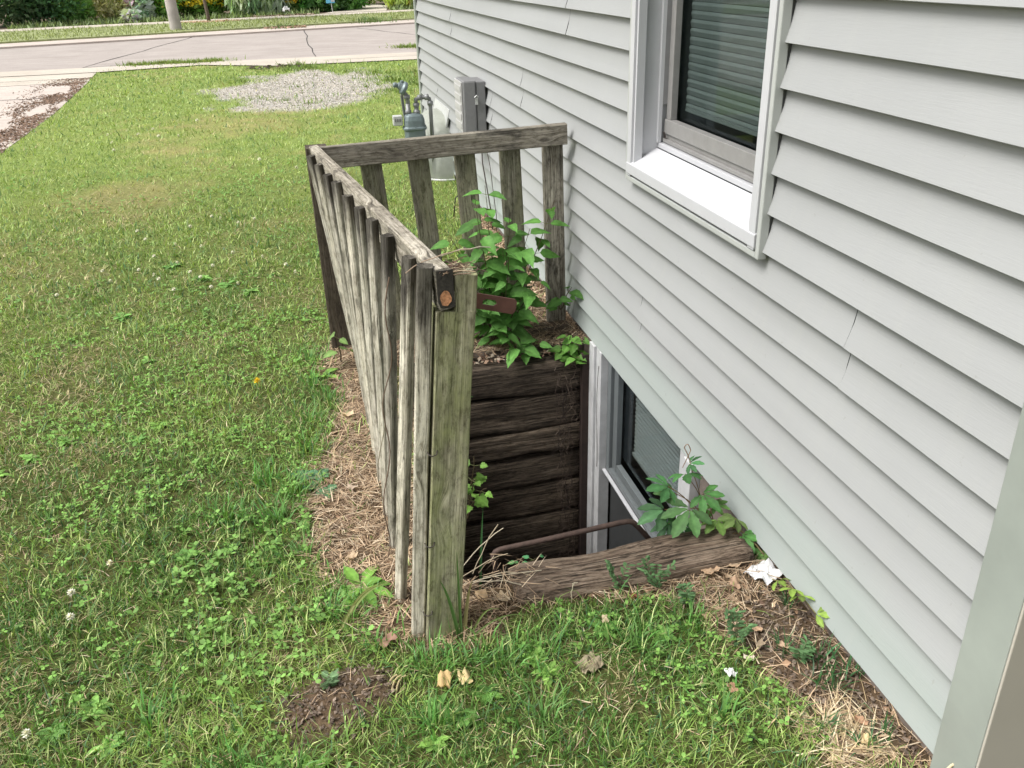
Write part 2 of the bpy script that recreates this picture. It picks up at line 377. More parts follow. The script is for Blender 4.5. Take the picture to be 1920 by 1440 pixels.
def dryness(x, y):
    d = fbm(x*1.3+3, y*1.0, 71, 4); d2 = fbm(x*5, y*5, 77, 3)
    v = np.clip((d-.54)*2.6+(d2-.5)*1.6, -.5, 1)
    for cx, cy, r in ((-2.43,7.1,.5),(-2.95,7.0,.55),(-1.24,4.44,.25),(-1.27,3.06,.14),(-1.85,13.6,.9),(-2.0,10.4,.9),(-2.4,9.0,.7),(-2.7,5.2,.5),(-2.3,3.5,.35),(-1.0,11.0,.8),(-1.35,1.75,.08),(-.55,1.5,.09)):
        v = v+.75*np.exp(-((x-cx)**2+(y-cy)**2)/(r*r))
    return np.clip(v*.72, 0, 1)

# ------------------------------------------------------------------ ground (one sheet, with the window-well opening)
def grid_lines(a, b, s0, cuts): return sorted(set(np.round(np.concatenate([np.arange(a, b+1e-6, s0), cuts]), 4)))
gx = sorted(set([-300,-120,-60,-30,-18,-12,-9,-7,-6,-5,-4.5,-4] + list(np.round(np.arange(-3.4, .22, .03), 3)) + [PIT[0], PIT[1], .3,.5,.8,1.2,1.6,2,3,5,9,18,40,120,300]))
gy = sorted(set([-300,-120,-40,-12,-4,-1,-.3] + list(np.round(np.arange(0., 6.5, .03), 3)) + [PIT[2], PIT[3]] + list(np.round(np.arange(6.6, 18, .2), 2)) + [20,23,26,30,36,50,90,180,400]))
X, Y = np.meshgrid(np.array(gx), np.array(gy)); nx = len(gx)
Z = gh(X, Y)
mu, so, gr = masks(X, Y); dr = dryness(X, Y)
soilc = np.array([.105,.074,.052]); thatch = np.array([.13,.125,.055]); greenc = np.array([.19,.25,.075]); mulc = np.array([.11,.075,.05])
dist = np.hypot(X+1.1, Y)
g_ = np.clip((dist-3)/6, 0, 1)[..., None]
base = (thatch*.38+greenc*.14)*(1-g_)+g_*(greenc*(1-dr[..., None])+np.array([.26,.255,.11])*dr[..., None])  # near ground colour darkened to paint in shade between the blades
gravc = np.array([.43,.40,.39])
col = base*(1-mu[..., None])+mulc*mu[..., None]; col = col*(1-so[..., None])+soilc*so[..., None]; col = col*(1-gr[..., None])+gravc*gr[..., None]
cx = (X[:-1,:-1]+X[1:,1:])/2; cy = (Y[:-1,:-1]+Y[1:,1:])/2
keep = ~((cx > PIT[0]) & (cx < .12) & (cy > PIT[2]) & (cy < PIT[3]))
idx = np.arange(X.size).reshape(X.shape)
q = np.stack([idx[:-1,:-1], idx[:-1,1:], idx[1:,1:], idx[1:,:-1]], -1)[keep]
ground = fast('ground', np.stack([X, Y, Z], -1).reshape(-1, 3), q.ravel(), np.full(len(q), 4), col.reshape(-1, 3), M_TURF)
tag(ground, kind='structure', label='brown soil and turf under the lawn around the house')
ground.data.polygons.foreach_set('use_smooth', [True]*len(ground.data.polygons))

def sheet(name, P, z, m, label=None, thick=0):
    mb = MB(); n = len(P)
    if thick:
        mb.add([(x, y, z) for x, y in P]+[(x, y, z-thick) for x, y in P], [tuple(range(n))]+[(i, n+i, n+(i+1) % n, (i+1) % n) for i in range(n)])
    else: mb.add([(x, y, z) for x, y in P], [tuple(range(n))])
    o = mb.build(name, m); tag(o, label, kind='structure'); return o
def fy(x): return 24.0+.29*(x+7.74)         # far street edge
def sy(x): return 28.4+.215*(x+8.88)         # far pavement edge
XS = (-45, 45)
sheet('driveway', [(-14,-3),(-8.7,-3),(-3.95,9.38),(-4.02,11.95),(-4.27,15.7),(-4.6,17.0),(-14,16.6)], .004, M_DRIVE, 'pinkish concrete driveway left of the lawn')
sheet('driveway_apron', [(-4.25,15.4),(-4.40,17.2),(-14,16.9),(-14,15.0)], .008, M_WALK, 'paler concrete apron where the driveway meets the street')
sheet('street', [(XS[0],17.3),(XS[1],17.3),(XS[1],fy(XS[1])),(8,fy(8)),(-8,fy(-8)),(-20,fy(-20)),(-45,19.5)], .010, M_ROAD, 'pinkish grey concrete street')
sheet('near_curb', [(XS[0],16.55),(-4.38,16.75),(-2.7,17.15),(-1.4,16.35),(6,16.2),(XS[1],16.2),(XS[1],17.62),(-2.4,17.62),(-6,17.6),(XS[0],17.5)], .016, M_WALK, 'pale concrete gutter strip along the near side of the street')
def strip(name, f0, d0, f1, d1, z, m, label, th):
    xs = [-45,-20,-9,-4,0,4,9,20,45]
    P = [(x, f0(x)+d0) for x in xs]+[(x, f1(x)+d1) for x in xs[::-1]]
    return sheet(name, P, z, m, label, th)
strip('far_curb', fy, -.9, fy, .35, .05, M_WALK if 0 else M_DRIVE, 'low concrete curb on the far side of the street', .05)
vg = strip('far_verge', fy, .3, sy, .0, .09, simple('verge_turf', (.24,.27,.12), .95, var=.35, scale=9, bmp=.01), 'grass verge between the street and the far pavement', .09)
strip('far_pavement', sy, 0, sy, 1.15, .10, M_WALK, 'narrow pale pavement behind the far verge', .08)
sheet('garden_soil', [(x, sy(x)+1.1) for x in (-45,-20,0,20,45)]+[(45,70),(-45,70)], .085, simple('garden_earth', (.13,.095,.065), .95, var=.3, scale=3, bmp=.01), 'brown garden bed soil beyond the far pavement')
sheet('garden_path', [(-.05,31.4),(2.1,31.9),(2.5,35.5),(1.6,40),(.9,40),(1.5,35.2)], .108, M_WALK, 'pale garden path leading off the far pavement')
# joints and cracks in the street slabs
def crack(name, P, wd, z, label):
    mb = MB(); V = []; n = len(P)
    for i, (x, y) in enumerate(P):
        a = P[max(0, i-1)]; b = P[min(n-1, i+1)]; t = Vector((b[0]-a[0], b[1]-a[1])).normalized(); k = wd*(.6+.6*random.random())
        V += [(x-t.y*k, y+t.x*k, z), (x+t.y*k, y-t.x*k, z)]
    mb.add(V, [(2*i, 2*i+1, 2*i+3, 2*i+2) for i in range(n-1)])
    tag(mb.build(name, M_BACK), label, kind='structure')
def wig(a, b, n, am): return [(a[0]+(b[0]-a[0])*t+random.uniform(-am, am), a[1]+(b[1]-a[1])*t) for t in np.linspace(0, 1, n)]
crack('street_joint', wig((-3.85,18.0),(-3.1,23.8),9,.03)[:1]+wig((-4.75,17.7),(-3.45,24.6),10,.04), .014, .0145, 'diagonal crack across the street left of the pole')
crack('street_joint', wig((-.72,17.7),(-.75,25.8),10,.05), .010, .0145, 'tar-dark joint across the street in front of the gravel')
crack('street_joint', wig((2.4,20.2),(.6,25.2),10,.05), .012, .0145, 'thin crack across the street beside the house corner')
crack('curb_joint', [(x, 16.9+.02*math.sin(x*3)) for x in np.linspace(-.6, 3, 14)], .012, .0195, 'long dark joint along the near gutter strip')
crack('curb_joint', [(x, 15.9+.05*math.sin(x)) for x in np.linspace(-9, -4.4, 14)], .012, .0125, 'dark joint across the driveway apron')
crack('curb_joint', [(x, 13.6+.02*math.sin(x*2)) for x in np.linspace(-9, -4.2, 14)], .012, .0085, 'dark joint across the driveway slab')

# ------------------------------------------------------------------ grass
def blades(name, P, h, w_, az, lean, curl, col, m, mode=5):
    n = len(P)
    d = np.stack([np.cos(az), np.sin(az), np.zeros(n)], 1); up = np.array([0, 0, 1.0])
    tw = az+RNG.uniform(.6, 2.5, n); s = np.stack([np.cos(tw), np.sin(tw), np.zeros(n)], 1)*(w_/2)[:, None]
    l1 = lean; l2 = np.clip(lean+curl, 0, 1.62)
    p1 = P+(d*np.sin(l1)[:, None]+up*np.cos(l1)[:, None])*(h*.5)[:, None]
    p2 = p1+(d*np.sin(l2)[:, None]+up*np.cos(l2)[:, None])*(h*.5)[:, None]
    if mode == 5:
        V = np.stack([P-s, P+s, p1-s*.8, p1+s*.8, p2], 1).reshape(-1, 3); b = np.arange(n)*5
        q = np.stack([b, b+1, b+3, b+2, b+2, b+3, b+4], 1).ravel(); per = np.tile([4, 3], n)
        cc = np.repeat(col, 5, 0)
    else:
        V = np.stack([P-s, P+s, p2], 1).reshape(-1, 3); b = np.arange(n)*3
        q = np.stack([b, b+1, b+2], 1).ravel(); per = np.full(n, 3); cc = np.repeat(col, 3, 0)
    return fast(name, V, q, per, np.clip(cc, 0, 1), m)
def sample(n, x0, x1, y0, y1): return RNG.uniform(x0, x1, n), RNG.uniform(y0, y1, n)
def in_view(x, y):                                    # a generous wedge round the frame, kept for side steps too
    return (x > -1.9-.42*(y-1.3)-.5) & (x < .06+np.where(y > 8.4, (y-8.4)*.3+.5, 0))
def not_pit(x, y): return ~((x > PIT[0]-.02) & (y > PIT[2]-.12) & (y < PIT[3]+.1)) & ~((x > -1.04) & (x < -.86) & (y > 1.73) & (y < 1.83))
def gcol(x, y, dry, n):
    hue = fbm(x*2.5+9, y*2.5, 91, 3); yel = np.clip((y-2.5)/9, 0, .75)
    a = np.array([.10,.215,.043]); b = np.array([.32,.455,.115]); c = np.array([.42,.51,.19]); k = np.array([.10,.22,.10])
    t = np.clip((hue-.35)*2.2+RNG.normal(0, .38, n), 0, 1)[:, None]
    col = a*(1-t)+b*t; col = col*(1-yel[:, None]*.75)+c*yel[:, None]*.75
    bl = (RNG.random(n) < .12)[:, None]; col = np.where(bl, k*.9, col)
    hl = (RNG.random(n) < .16)[:, None]; col = np.where(hl, np.array([.52,.60,.25]), col)  # scattered pale blades paint highlights into the lawn colour
    pd = np.clip(dry*.85+.06, 0, .9); isd = RNG.random(n) < pd
    straw = np.array([.52,.45,.25])*(RNG.uniform(.5, 1.15, n)[:, None])
    col = np.where(isd[:, None], straw, col)
    return col*RNG.uniform(.55, 1.25, n)[:, None], isd
LP = []
for (y0, y1, dens, hh, ww) in ((1.0,2.2,21000,.044,.0030),(2.2,3.2,15000,.042,.0034),(3.2,4.6,9000,.042,.0040),(4.6,6.6,4600,.042,.0056),(6.6,9.5,2300,.045,.008),(9.5,13,1150,.05,.012),(13,17.5,650,.055,.017)):
    xa = -1.9-.42*(y1-1.3)-.5; xb = .06 if y1 < 8.4 else 2.6
    n = int(dens*(xb-xa)*(y1-y0)); x, y = sample(n, xa, xb, y0, y1)
    cl = fbm(x*16, y*16, 101, 2); k = in_view(x, y) & not_pit(x, y) & inpoly(x, y, P_LAWN) & (RNG.random(n) < .35+cl*1.1)
    x, y, cl = x[k], y[k], cl[k]
    mu, so, gr = masks(x, y); dr = dryness(x, y)
    gp = np.clip(.07+(fbm(x*10, y*10, 111)-.55)*.6, .03, .3)
    pk = (1-mu)*(1-so*.97)*(1-gr*.9)+mu*gp*(1-so)
    pk = pk*(1-.30*np.clip(dr, 0, 1)); k = RNG.random(len(x)) < pk; x, y, cl, dr, mu = x[k], y[k], cl[k], dr[k], mu[k]; n = len(x)
    cg, isd = gcol(x, y, dr, n)
    h = hh*RNG.uniform(.45, 1.3, n)*(.65+.8*fbm(x*5, y*5, 121, 2)); tall = RNG.random(n) < .035; h = np.where(tall, h*1.8, h)
    ln = np.abs(RNG.normal(.72, .42, n)); ln = np.where(isd, np.abs(RNG.normal(1.15, .3, n)), ln)
    az = RNG.uniform(0, 2*math.pi, n)*.8+fbm(x*11, y*11, 131, 2)*14
    LP.append((np.stack([x, y, gh(x, y)-.003], 1), h, ww*RNG.uniform(.6, 1.35, n), az, np.clip(ln, 0, 1.45), np.abs(RNG.normal(.45, .35, n)), cg))
near = [np.concatenate([l[i] for l in LP[:4]]) for i in range(7)]; far = [np.concatenate([l[i] for l in LP[4:]]) for i in range(7)]
tag(blades('lawn_grass', *near, M_GRASS), 'short green lawn grass around the wooden railing', 'grass', kind='stuff')
tag(blades('far_lawn_grass', *far, M_GRASS, mode=3), 'yellowish green lawn grass farther off towards the street', 'grass', kind='stuff')
# coarser tufts along mulch edges
def tufts(name, spots, n_each, hh, ww, colr, label, spread=.05, m=M_GRASS, kind='stuff', lean=.45):
    P = []; H = []; A = []; Cc = []; Ln = []
    for (x, y, s) in spots:
        k = int(n_each*s); a = RNG.uniform(0, 2*math.pi, k); r = np.abs(RNG.normal(0, spread*s**.5, k))
        px = x+np.cos(a)*r; py = y+np.sin(a)*r; P.append(np.stack([px, py, gh(px, py)-.003], 1))
        H.append(hh*RNG.uniform(.5, 1.25, k)*s**.3); A.append(a+RNG.normal(0, .6, k)); Ln.append(np.abs(RNG.normal(lean, .3, k)))
        Cc.append(np.array(colr)*RNG.uniform(.65, 1.3, (k, 1))*(1+RNG.normal(0, .08, (k, 3))))
    P = np.concatenate(P); n = len(P)
    return tag(blades(name, P, np.concatenate(H), ww*RNG.uniform(.6, 1.3, n), np.concatenate(A), np.clip(np.concatenate(Ln), 0, 1.4), np.abs(RNG.normal(.55, .3, n)), np.concatenate(Cc), m), label, 'grass', kind=kind)
sp1 = [(-1.20,1.90,1.3),(-1.13,1.88,.8),(-1.16,1.99,.7),(-1.09,1.75,1.0),(-1.0,1.66,.8),(-.95,1.64,1.2),(-.88,1.63,.9),(-.80,1.61,1.1),(-1.3,2.55,1.6),(-1.34,2.4,1.5),(-1.4,2.65,1.3),(-1.24,2.85,1.3),(-1.27,2.2,1.),(-1.15,3.2,1.1),(-1.2,3.35,1.3),(-1.2,3.6,1.4),(-1.42,1.45,1.3),(-1.5,1.4,1.4),(-1.30,1.40,.8),(-.7,1.62,.9),(-.45,1.6,1.1),(-.3,1.63,.8),(-.5,1.7,.7),(-.62,1.68,.6),(-1.5,2.45,1.5),(-1.24,3.05,1.1),(-1.62,1.62,1.1),(-1.0,1.45,1.3),(-.75,1.42,1.1),(-.35,1.32,.9)]
tufts('grass_tufts', sp1, 55, .072, .0045, (.14,.30,.08), 'longer bluish green grass tufts along the straw edge and post foot')
tufts('wall_grass_tufts', [(-.045,1.43,.45),(-.02,1.36,.4),(-.07,1.32,.3),(-.03,1.62,.25),(-.12,1.47,.3),(-.10,1.16,.3),(-.15,1.24,.3),(-.04,1.18,.2),(-.09,1.36,.25)], 60, .10, .0045, (.06,.15,.055), 'sparse grass tufts at the foot of the siding', .03)
tufts('gravel_weeds', [(-.9,15.7,3.0),(-.35,15.0,1),(.3,13.5,3),(.5,12.9,2.4),(.7,13.8,3),(.1,14.6,2),(-1.2,15.6,1.5),(-1.9,14.3,1.2),(-1.3,12.0,.7),(-1.0,11.6,.9),(-1.6,12.3,.7),(.2,12.3,1.5),(.7,14.4,1.8),(-.6,12.2,.6),(-.2,12.9,.5),(-1.1,13.3,.4)], 60, .07, .012, (.18,.25,.075), 'weeds growing at the edges of the gravel patch', .18)
tufts('gutter_grass', [(x, 17.75+.06*math.sin(x*7), 2.2) for x in np.arange(-3.95, -2.35, .09)]+[(x, 18.8, 2.6) for x in np.arange(1.0, 2.6, .1)]+[(-1.05,16.2,4)], 42, .07, .014, (.22,.29,.09), 'grass overgrowing the near gutter of the street', .12)
vx = RNG.uniform(-11, 8, 9000); vy = fy(vx)+.35+RNG.random(9000)*(sy(vx)-fy(vx)-.4)
tag(blades('verge_grass', np.stack([vx, vy, np.full(9000, .085)], 1), RNG.uniform(.04, .12, 9000), np.full(9000, .03), RNG.uniform(0, 6.28, 9000), np.abs(RNG.normal(.5, .3, 9000)), np.full(9000, .3), np.array([.30,.34,.15])*RNG.uniform(.6, 1.3, (9000, 1)), M_GRASS, 3), 'mown grass on the verge across the street', 'grass', kind='stuff')

# ------------------------------------------------------------------ straw, chips, litter
def straw_cloud(name, n, box_, maskf, label, lo=.03, hi=.09, ww=.0026, zoff=.004, cols=((.56,.41,.27),(.36,.25,.165),(.68,.56,.41),(.12,.08,.055))):
    x, y = sample(n, *box_); k = maskf(x, y); x, y = x[k], y[k]; n = len(x)
    z = gh(x, y)+RNG.uniform(0, zoff*2.5, n)
    az = fbm(x*9, y*9, 141, 2)*14+RNG.normal(0, .9, n)
    c = np.array(cols)[RNG.choice(len(cols), n, p=[.36,.26,.16,.22])]*RNG.uniform(.6, 1.25, (n, 1))
    return tag(blades(name, np.stack([x, y, z], 1), RNG.uniform(lo, hi, n), ww*RNG.uniform(.5, 1.4, n), az, np.clip(RNG.normal(1.42, .13, n), 0, 1.56), RNG.uniform(-.1, .25, n), c, M_STRAW), label, 'straw', kind='stuff')
def mk(x, y):
    mu, so, gr = masks(x, y); rim = (x > PIT[0]) & (x < .05) & (y > 1.93) & (y < 3.46)
    return (RNG.random(len(x)) < mu*(1-so*.8)*(.35+.9*fbm(x*7, y*7, 151, 2))) & ~rim & ~((x > -.84) & (y > 1.82) & (y < 3.0))
straw_cloud('dry_straw', 62000, (-1.45, .04, .95, 3.85), mk, 'dry tan straw and dead grass along the railing and the house wall')
straw_cloud('pale_straw', 800, (-.25, -.02, 1.08, 1.3), lambda x, y: RNG.random(len(x)) < .9*np.exp(-((x+.12)**2+(y-1.19)**2)/.008), 'bleached straw heap near the house corner', .05, .1, .0032, cols=((.66,.53,.33),(.5,.38,.22),(.7,.6,.42),(.4,.3,.2)))
straw_cloud('thatch', 15000, (-2.9, .0, 1.0, 5.0), lambda x, y: not_pit(x, y) & (RNG.random(len(x)) < .45+.6*dryness(x, y)), 'dead thatch lying between the grass blades', .02, .05, .002, .008)
straw_cloud('dry_straw', 700, (-.92, -.60, 1.76, 2.0), lambda x, y: (RNG.random(len(x)) < np.exp(-(((x+.75)/.08)**2+((y-1.85)/.07)**2))), 'dry straw heaped over the left end of the near timber', .04, .09, .0026, .03)
def chips(name, n, box_, maskf, smin, smax, cols, label, m=M_DRY, th=.3, z0=0.0, fz=None, cat='wood chips'):
    x, y = sample(n, *box_); k = maskf(x, y); x, y = x[k], y[k]; n = len(x)
    s = RNG.uniform(smin, smax, n); a = RNG.uniform(0, 6.28, n); asp = RNG.uniform(.3, .9, n)
    t1 = RNG.normal(0, th, n); t2 = RNG.normal(0, th, n)
    zc = (gh(x, y) if fz is None else fz(x, y))+z0+s*.25*np.abs(RNG.normal(0, 1, n))*th+.003
    u = np.stack([np.cos(a), np.sin(a), t1], 1)*s[:, None]/2; v = np.stack([-np.sin(a), np.cos(a), t2], 1)*(s*asp)[:, None]/2
    c0 = np.stack([x, y, zc], 1); up = np.array([0, 0, 1.0])*(s*.18)[:, None]
    V = np.stack([c0-u, c0-v*.9+up*.3, c0+u*.9, c0+v, c0+up], 1).reshape(-1, 3); b = np.arange(n)*5
    q = np.stack([b, b+1, b+4, b+1, b+2, b+4, b+2, b+3, b+4, b+3, b, b+4], 1).ravel()
    cc = np.array(cols)[RNG.choice(len(cols), n)]*RNG.uniform(.7, 1.3, (n, 1))
    return tag(fast(name, V, q, np.full(n*4, 3), np.repeat(cc, 5, 0), m), label, cat, kind='stuff')
chips('wood_chips', 3800, (-1.3, .04, 1.0, 3.85), mk, .008, .028, ((.42,.29,.18),(.30,.19,.12),(.55,.42,.28),(.16,.10,.07)), 'small wood chips and leaf fragments in the straw')
chips('driveway_litter', 110000, (-6.5, -3.9, 5, 16), lambda x, y: (x > -9) & (RNG.random(len(x)) < 1.3*np.exp(-(np.clip(-(x+(3.98+.06*np.clip(y-10, 0, 9))+.10), 0, 9)/.30)**2)*np.clip((fbm(x*2.2, y*.9, 171, 4)-.36)*5, 0, 1)) & ~inpoly(x, y, P_LAWN), .015, .045, ((.17,.11,.075),(.24,.155,.11),(.11,.07,.05)), 'brown leaf litter drifted along the lawn edge of the driveway', cat='leaf litter')
chips('curb_litter', 45, (-1.9, -1.0, 15.95, 16.3), lambda x, y: x < 9, .04, .13, ((.06,.045,.035),(.1,.07,.05)), 'dark debris on the gutter strip by the gravel', z0=.016, cat='leaf litter')
gm = lambda x, y: RNG.random(len(x)) < masks(x, y)[2]
o = chips('gravel_stones', 42000, (-2.5, 1.6, 10.8, 16.2), gm, .010, .028, ((.48,.45,.44),(.43,.40,.39),(.56,.53,.52),(.33,.31,.30)), 'pale crushed stone of the gravel patch', th=.5, cat='gravel')
chips('soil_crumbs', 14000, (-1.35, .02, 1.0, 1.75), lambda x, y: RNG.random(len(x)) < masks(x, y)[1], .003, .016, ((.15,.115,.088),(.095,.07,.054),(.20,.155,.12)), 'crumbled bare soil of the small mound and by the wall', M_SOIL, .6, cat='soil')

straw_cloud('wall_straw', 5000, (-.30, -.01, 3.78, 6.2), lambda x, y: RNG.random(len(x)) < masks(x, y)[0], 'brown dead leaves and straw along the foot of the siding beyond the railing', .03, .08, .006)
chips('wall_litter', 2200, (-.32, -.01, 3.78, 6.2), lambda x, y: RNG.random(len(x)) < masks(x, y)[0]*1.2, .012, .04, ((.36,.24,.16),(.24,.15,.10),(.46,.34,.24),(.14,.09,.06)), 'brown leaf fragments along the foot of the siding beyond the railing', cat='leaf litter')
# clover and broad weeds growing in the lawn
def clover(name, n, maskf, smin, smax, colr, label, box_):
    x, y = sample(n, *box_); k = maskf(x, y); x, y = x[k], y[k]; n = len(x)
    V = []; Fq = []; cols = []
    z = gh(x, y)+RNG.uniform(.012, .032, n); s = RNG.uniform(smin, smax, n); a0 = RNG.uniform(0, 6.28, n)
    for L in range(3):
        a = a0+L*2.094; t = RNG.normal(.1, .3, (n,))
        d = np.stack([np.cos(a), np.sin(a), t], 1)*s[:, None]; e = np.stack([-np.sin(a), np.cos(a), RNG.normal(0, .25, n)], 1)*s[:, None]*.42
        c0 = np.stack([x, y, z], 1)
        V.append(np.stack([c0, c0+d*.45-e*.9, c0+d*.95-e*.65, c0+d*.93, c0+d*.95+e*.65, c0+d*.45+e*.9], 1))
        cols.append(np.array(colr)*RNG.uniform(.7, 1.35, (n, 1)))
    V = np.concatenate(V).reshape(-1, 3); cols = np.repeat(np.concatenate(cols), 6, 0); b = np.arange(n*3)*6
    q = np.stack([b, b+1, b+2, b+3, b, b+3, b+4, b+5], 1).ravel()
    return tag(fast(name, V, q, np.full(n*6, 4), cols, M_LEAF), label, 'clover', kind='stuff')
clm = lambda x, y: not_pit(x, y) & in_view(x, y) & (RNG.random(len(x)) < np.clip((fbm(x*3.4, y*3.4, 181, 4)-.47)*4, 0.03, .8)*(1-np.maximum(masks(x, y)[0], masks(x, y)[1])))
clover('clover_patches', 15000, clm, .007, .0135, (.19,.36,.08), 'clover growing in patches through the near lawn', (-3.0, -.1, 1.05, 4.2))
clover('rounded_clover', 1500, lambda x, y: not_pit(x, y) & (RNG.random(len(x)) < 1.3*np.exp(-(((x+1.42)/.30)**2+((y-2.08)/.26)**2))*np.clip((fbm(x*6, y*6, 201, 3)-.3)*4, 0, 1)*(1-masks(x, y)[0])), .011, .019, (.20,.37,.09), 'larger rounded clover leaves in the lawn left of the straw strip', (-2.1, -1.1, 1.5, 2.7))
clm2 = lambda x, y: not_pit(x, y) & in_view(x, y) & (RNG.random(len(x)) < np.clip((fbm(x*1.9+7, y*1.9, 191, 3)-.55)*4, 0.0, .7)*(1-masks(x, y)[0]))
clover('lawn_weeds', 7500, clm2, .009, .020, (.18,.33,.085), 'bright broad leaved weeds scattered over the lawn', (-4.2, -.2, 3.6, 8.5))

# ------------------------------------------------------------------ leaf builders
def leafgeo(mb, base, d, nrm, L, W, colr, droop=.25, fold=.18, serr=.0, shape='ovate', nseg=7):
    d = Vector(d).normalized(); nrm = Vector(nrm); nrm = (nrm-d*nrm.dot(d)).normalized(); s = d.cross(nrm)
    V = []; F = []
    for i in range(nseg+1):
        t = i/nseg
        if shape == 'ovate': wd = math.sin(math.pi*min(1, t**.62))**.85*(1-.25*t) if 0 < t < 1 else 0
        elif shape == 'leaflet': wd = math.sin(math.pi*t**1.25)**.9 if 0 < t < 1 else 0
        else: wd = math.sin(math.pi*t**.9)**.6 if 0 < t < 1 else 0
        wd *= W/2; sr = serr*W*(1 if i % 2 else -1)*(.5 if 0 < i < nseg else 0)
        c = Vector(base)+d*(L*t)-nrm*(droop*L*t*t)
        e = nrm*(fold*wd)
        V += [tuple(c-s*(wd+sr)+e), tuple(c-s*(wd*.5)+e*.35), tuple(c), tuple(c+s*(wd*.5)+e*.35), tuple(c+s*(wd+sr)+e)]
    for i in range(nseg):
        for k in range(4): F.append((i*5+k, i*5+k+1, (i+1)*5+k+1, (i+1)*5+k))
    v = random.uniform(.62, 1.32); cc = np.tile(np.array(colr)*v, (len(V), 1))
    cc[2::5] *= 1.25
    mb.add(V, F, cc)
def curve_pts(p0, p1, sag, n=8, jit=.0):
    p0 = Vector(p0); p1 = Vector(p1)
    return [p0.lerp(p1, t)+Vector((0, 0, sag*math.sin(math.pi*t)))+Vector([random.uniform(-jit, jit) for _ in range(3)]) for t in np.linspace(0, 1, n)]
def leafy_plant(name, base, stems, label, leafL, colr, n_nodes=7, serr=.05, group=None, lw=.62, ratio=.62):
    root = empty(name, base, label, 'plant', group); sm = MB(); lm = MB()
    for (tip, k) in stems:
        P = curve_pts(base, tip, random.uniform(-.02, .03), 9, .004)
        sm.tube(P, list(np.linspace(.0032, .0012, 9)), 6, (.10,.075,.045))
        a = random.uniform(0, 6.28)
        for j in range(k):
            t = .22+.78*(j+.4)/k; f_ = t*8; i = min(7, int(f_)); p = P[i].lerp(P[i+1], f_-i)
            for sgn in (0, math.pi):
                aa = a+sgn+random.uniform(-.4, .4); ud = random.uniform(-.15, .5)
                d = Vector((math.cos(aa), math.sin(aa)*.9-.12, ud)); pet = p+d.normalized()*random.uniform(.012, .03)
                sm.tube([p, pet], [.001, .0008], 4, (.14,.16,.06))
                sz = leafL*random.uniform(.6, 1.2)*(1.1-.55*max(0, t-.6))
                nrm = Vector((random.uniform(-.45, .25), random.uniform(-.75, -.1), 1))
                leafgeo(lm, pet, d+Vector((0, 0, -.25)), nrm, sz, sz*ratio, colr, random.uniform(.1, .45), random.uniform(.1, .3), serr)
            a += 1.45
    sm.build('stem', M_LEAF, root); lm.build('leaves', M_LEAF, root, smooth=True)
    return root
def palmate(lm, sm, p, d, nrm, size, colr, nl=5):
    d = Vector(d).normalized(); nrm = Vector(nrm); nrm = (nrm-d*nrm.dot(d)).normalized()
    for k in range(nl):
        a = (k-(nl-1)/2)*(.74 if nl == 5 else .85)
        dd = Matrix.Rotation(a, 3, nrm) @ d; s = size*(1-.13*abs(k-(nl-1)/2))
        leafgeo(lm, Vector(p)+dd*s*.07, dd, nrm+Vector([random.uniform(-.25, .25) for _ in range(3)]), s, s*.42, colr, random.uniform(.12, .32), .22, .09, 'leaflet', 8)

# ------------------------------------------------------------------ house
LIP0, CS = .0477, .1016
YN, YF = 1.070, 8.53
house = empty('house', (0.0, YN-.1, 0), 'grey vinyl sided house with white framed windows on the right', 'house')
seams = {0: [4.3, 7.9], 1: [2.845, 6.655], 2: [3.75, 7.55], 3: [1.586, 5.384], 4: [4.61, 8.2], 5: [2.93, 6.72], 6: [3.78, 7.58]}
def courses(mb, k0, k1, ya, yb, seams_, hole=None, vert=None):
    """clapboard courses; profile x: lip at 0, recess to +.0115"""
    prof = [(.018, .0005), (.0014, .0), (0, .0014), (.0030, .011), (.0078, .026), (.0125, .042), (.0168, .060), (.0200, .080), (.0218, .0985), (.0222, .112)]
    for k in range(k0, k1):
        z = LIP0+k*CS; sm_ = [s for s in seams_.get(k//2, []) if ya < s < yb]
        e = [ya]+sorted(sm_)+[yb]; spans = []
        for a, b in zip(e[:-1], e[1:]):
            a2 = a+(.0013 if a != ya else 0); b2 = b-(.0013 if b != yb else 0)
            if hole and hole[2] <= k < hole[3] and b2 > hole[0] and a2 < hole[1]:
                if a2 < hole[0]: spans.append((a2, hole[0]))
                if b2 > hole[1]: spans.append((hole[1], b2))
            else: spans.append((a2, b2))
        for si, (a, b) in enumerate(spans):
            ny = max(1, int((b-a)/.25)); ys = np.linspace(a, b, ny+1); V = []; F = []; off = random.uniform(-.0004, .0004)+(.0011 if si % 2 else -.0007)
            for y in ys:
                wv = .0013*math.sin(y*2.3+k*1.7)+.0007*math.sin(y*6.1+k*2.9)+off; wz = .0010*math.sin(y*1.7+k*2.1)
                for i, (px_, pz_) in enumerate(prof): V.append((px_+(wv if i < 6 else 0), y, z+pz_+(wz if i < 4 else 0)))
            m_ = len(prof)
            for i in range(ny):
                for j in range(m_-1): F.append((i*m_+j, i*m_+j+1, (i+1)*m_+j+1, (i+1)*m_+j))
            mb.add(V, F)
NC = 26
mb = MB(); courses(mb, 0, NC, YN, YF, seams, (1.985, 2.972, 8, 20))
wall = mb.build('wall', M_SIDING, house); wall.data.polygons.foreach_set('use_smooth', [True]*len(wall.data.polygons))
mod = wall.modifiers.new('es', 'EDGE_SPLIT'); mod.split_angle = R(38)
mb = MB()        # sheathing behind the siding, with both window openings
def panel(mb, x, ya, yb, za, zb): mb.box((x, ya, za), (x+.02, yb, zb))
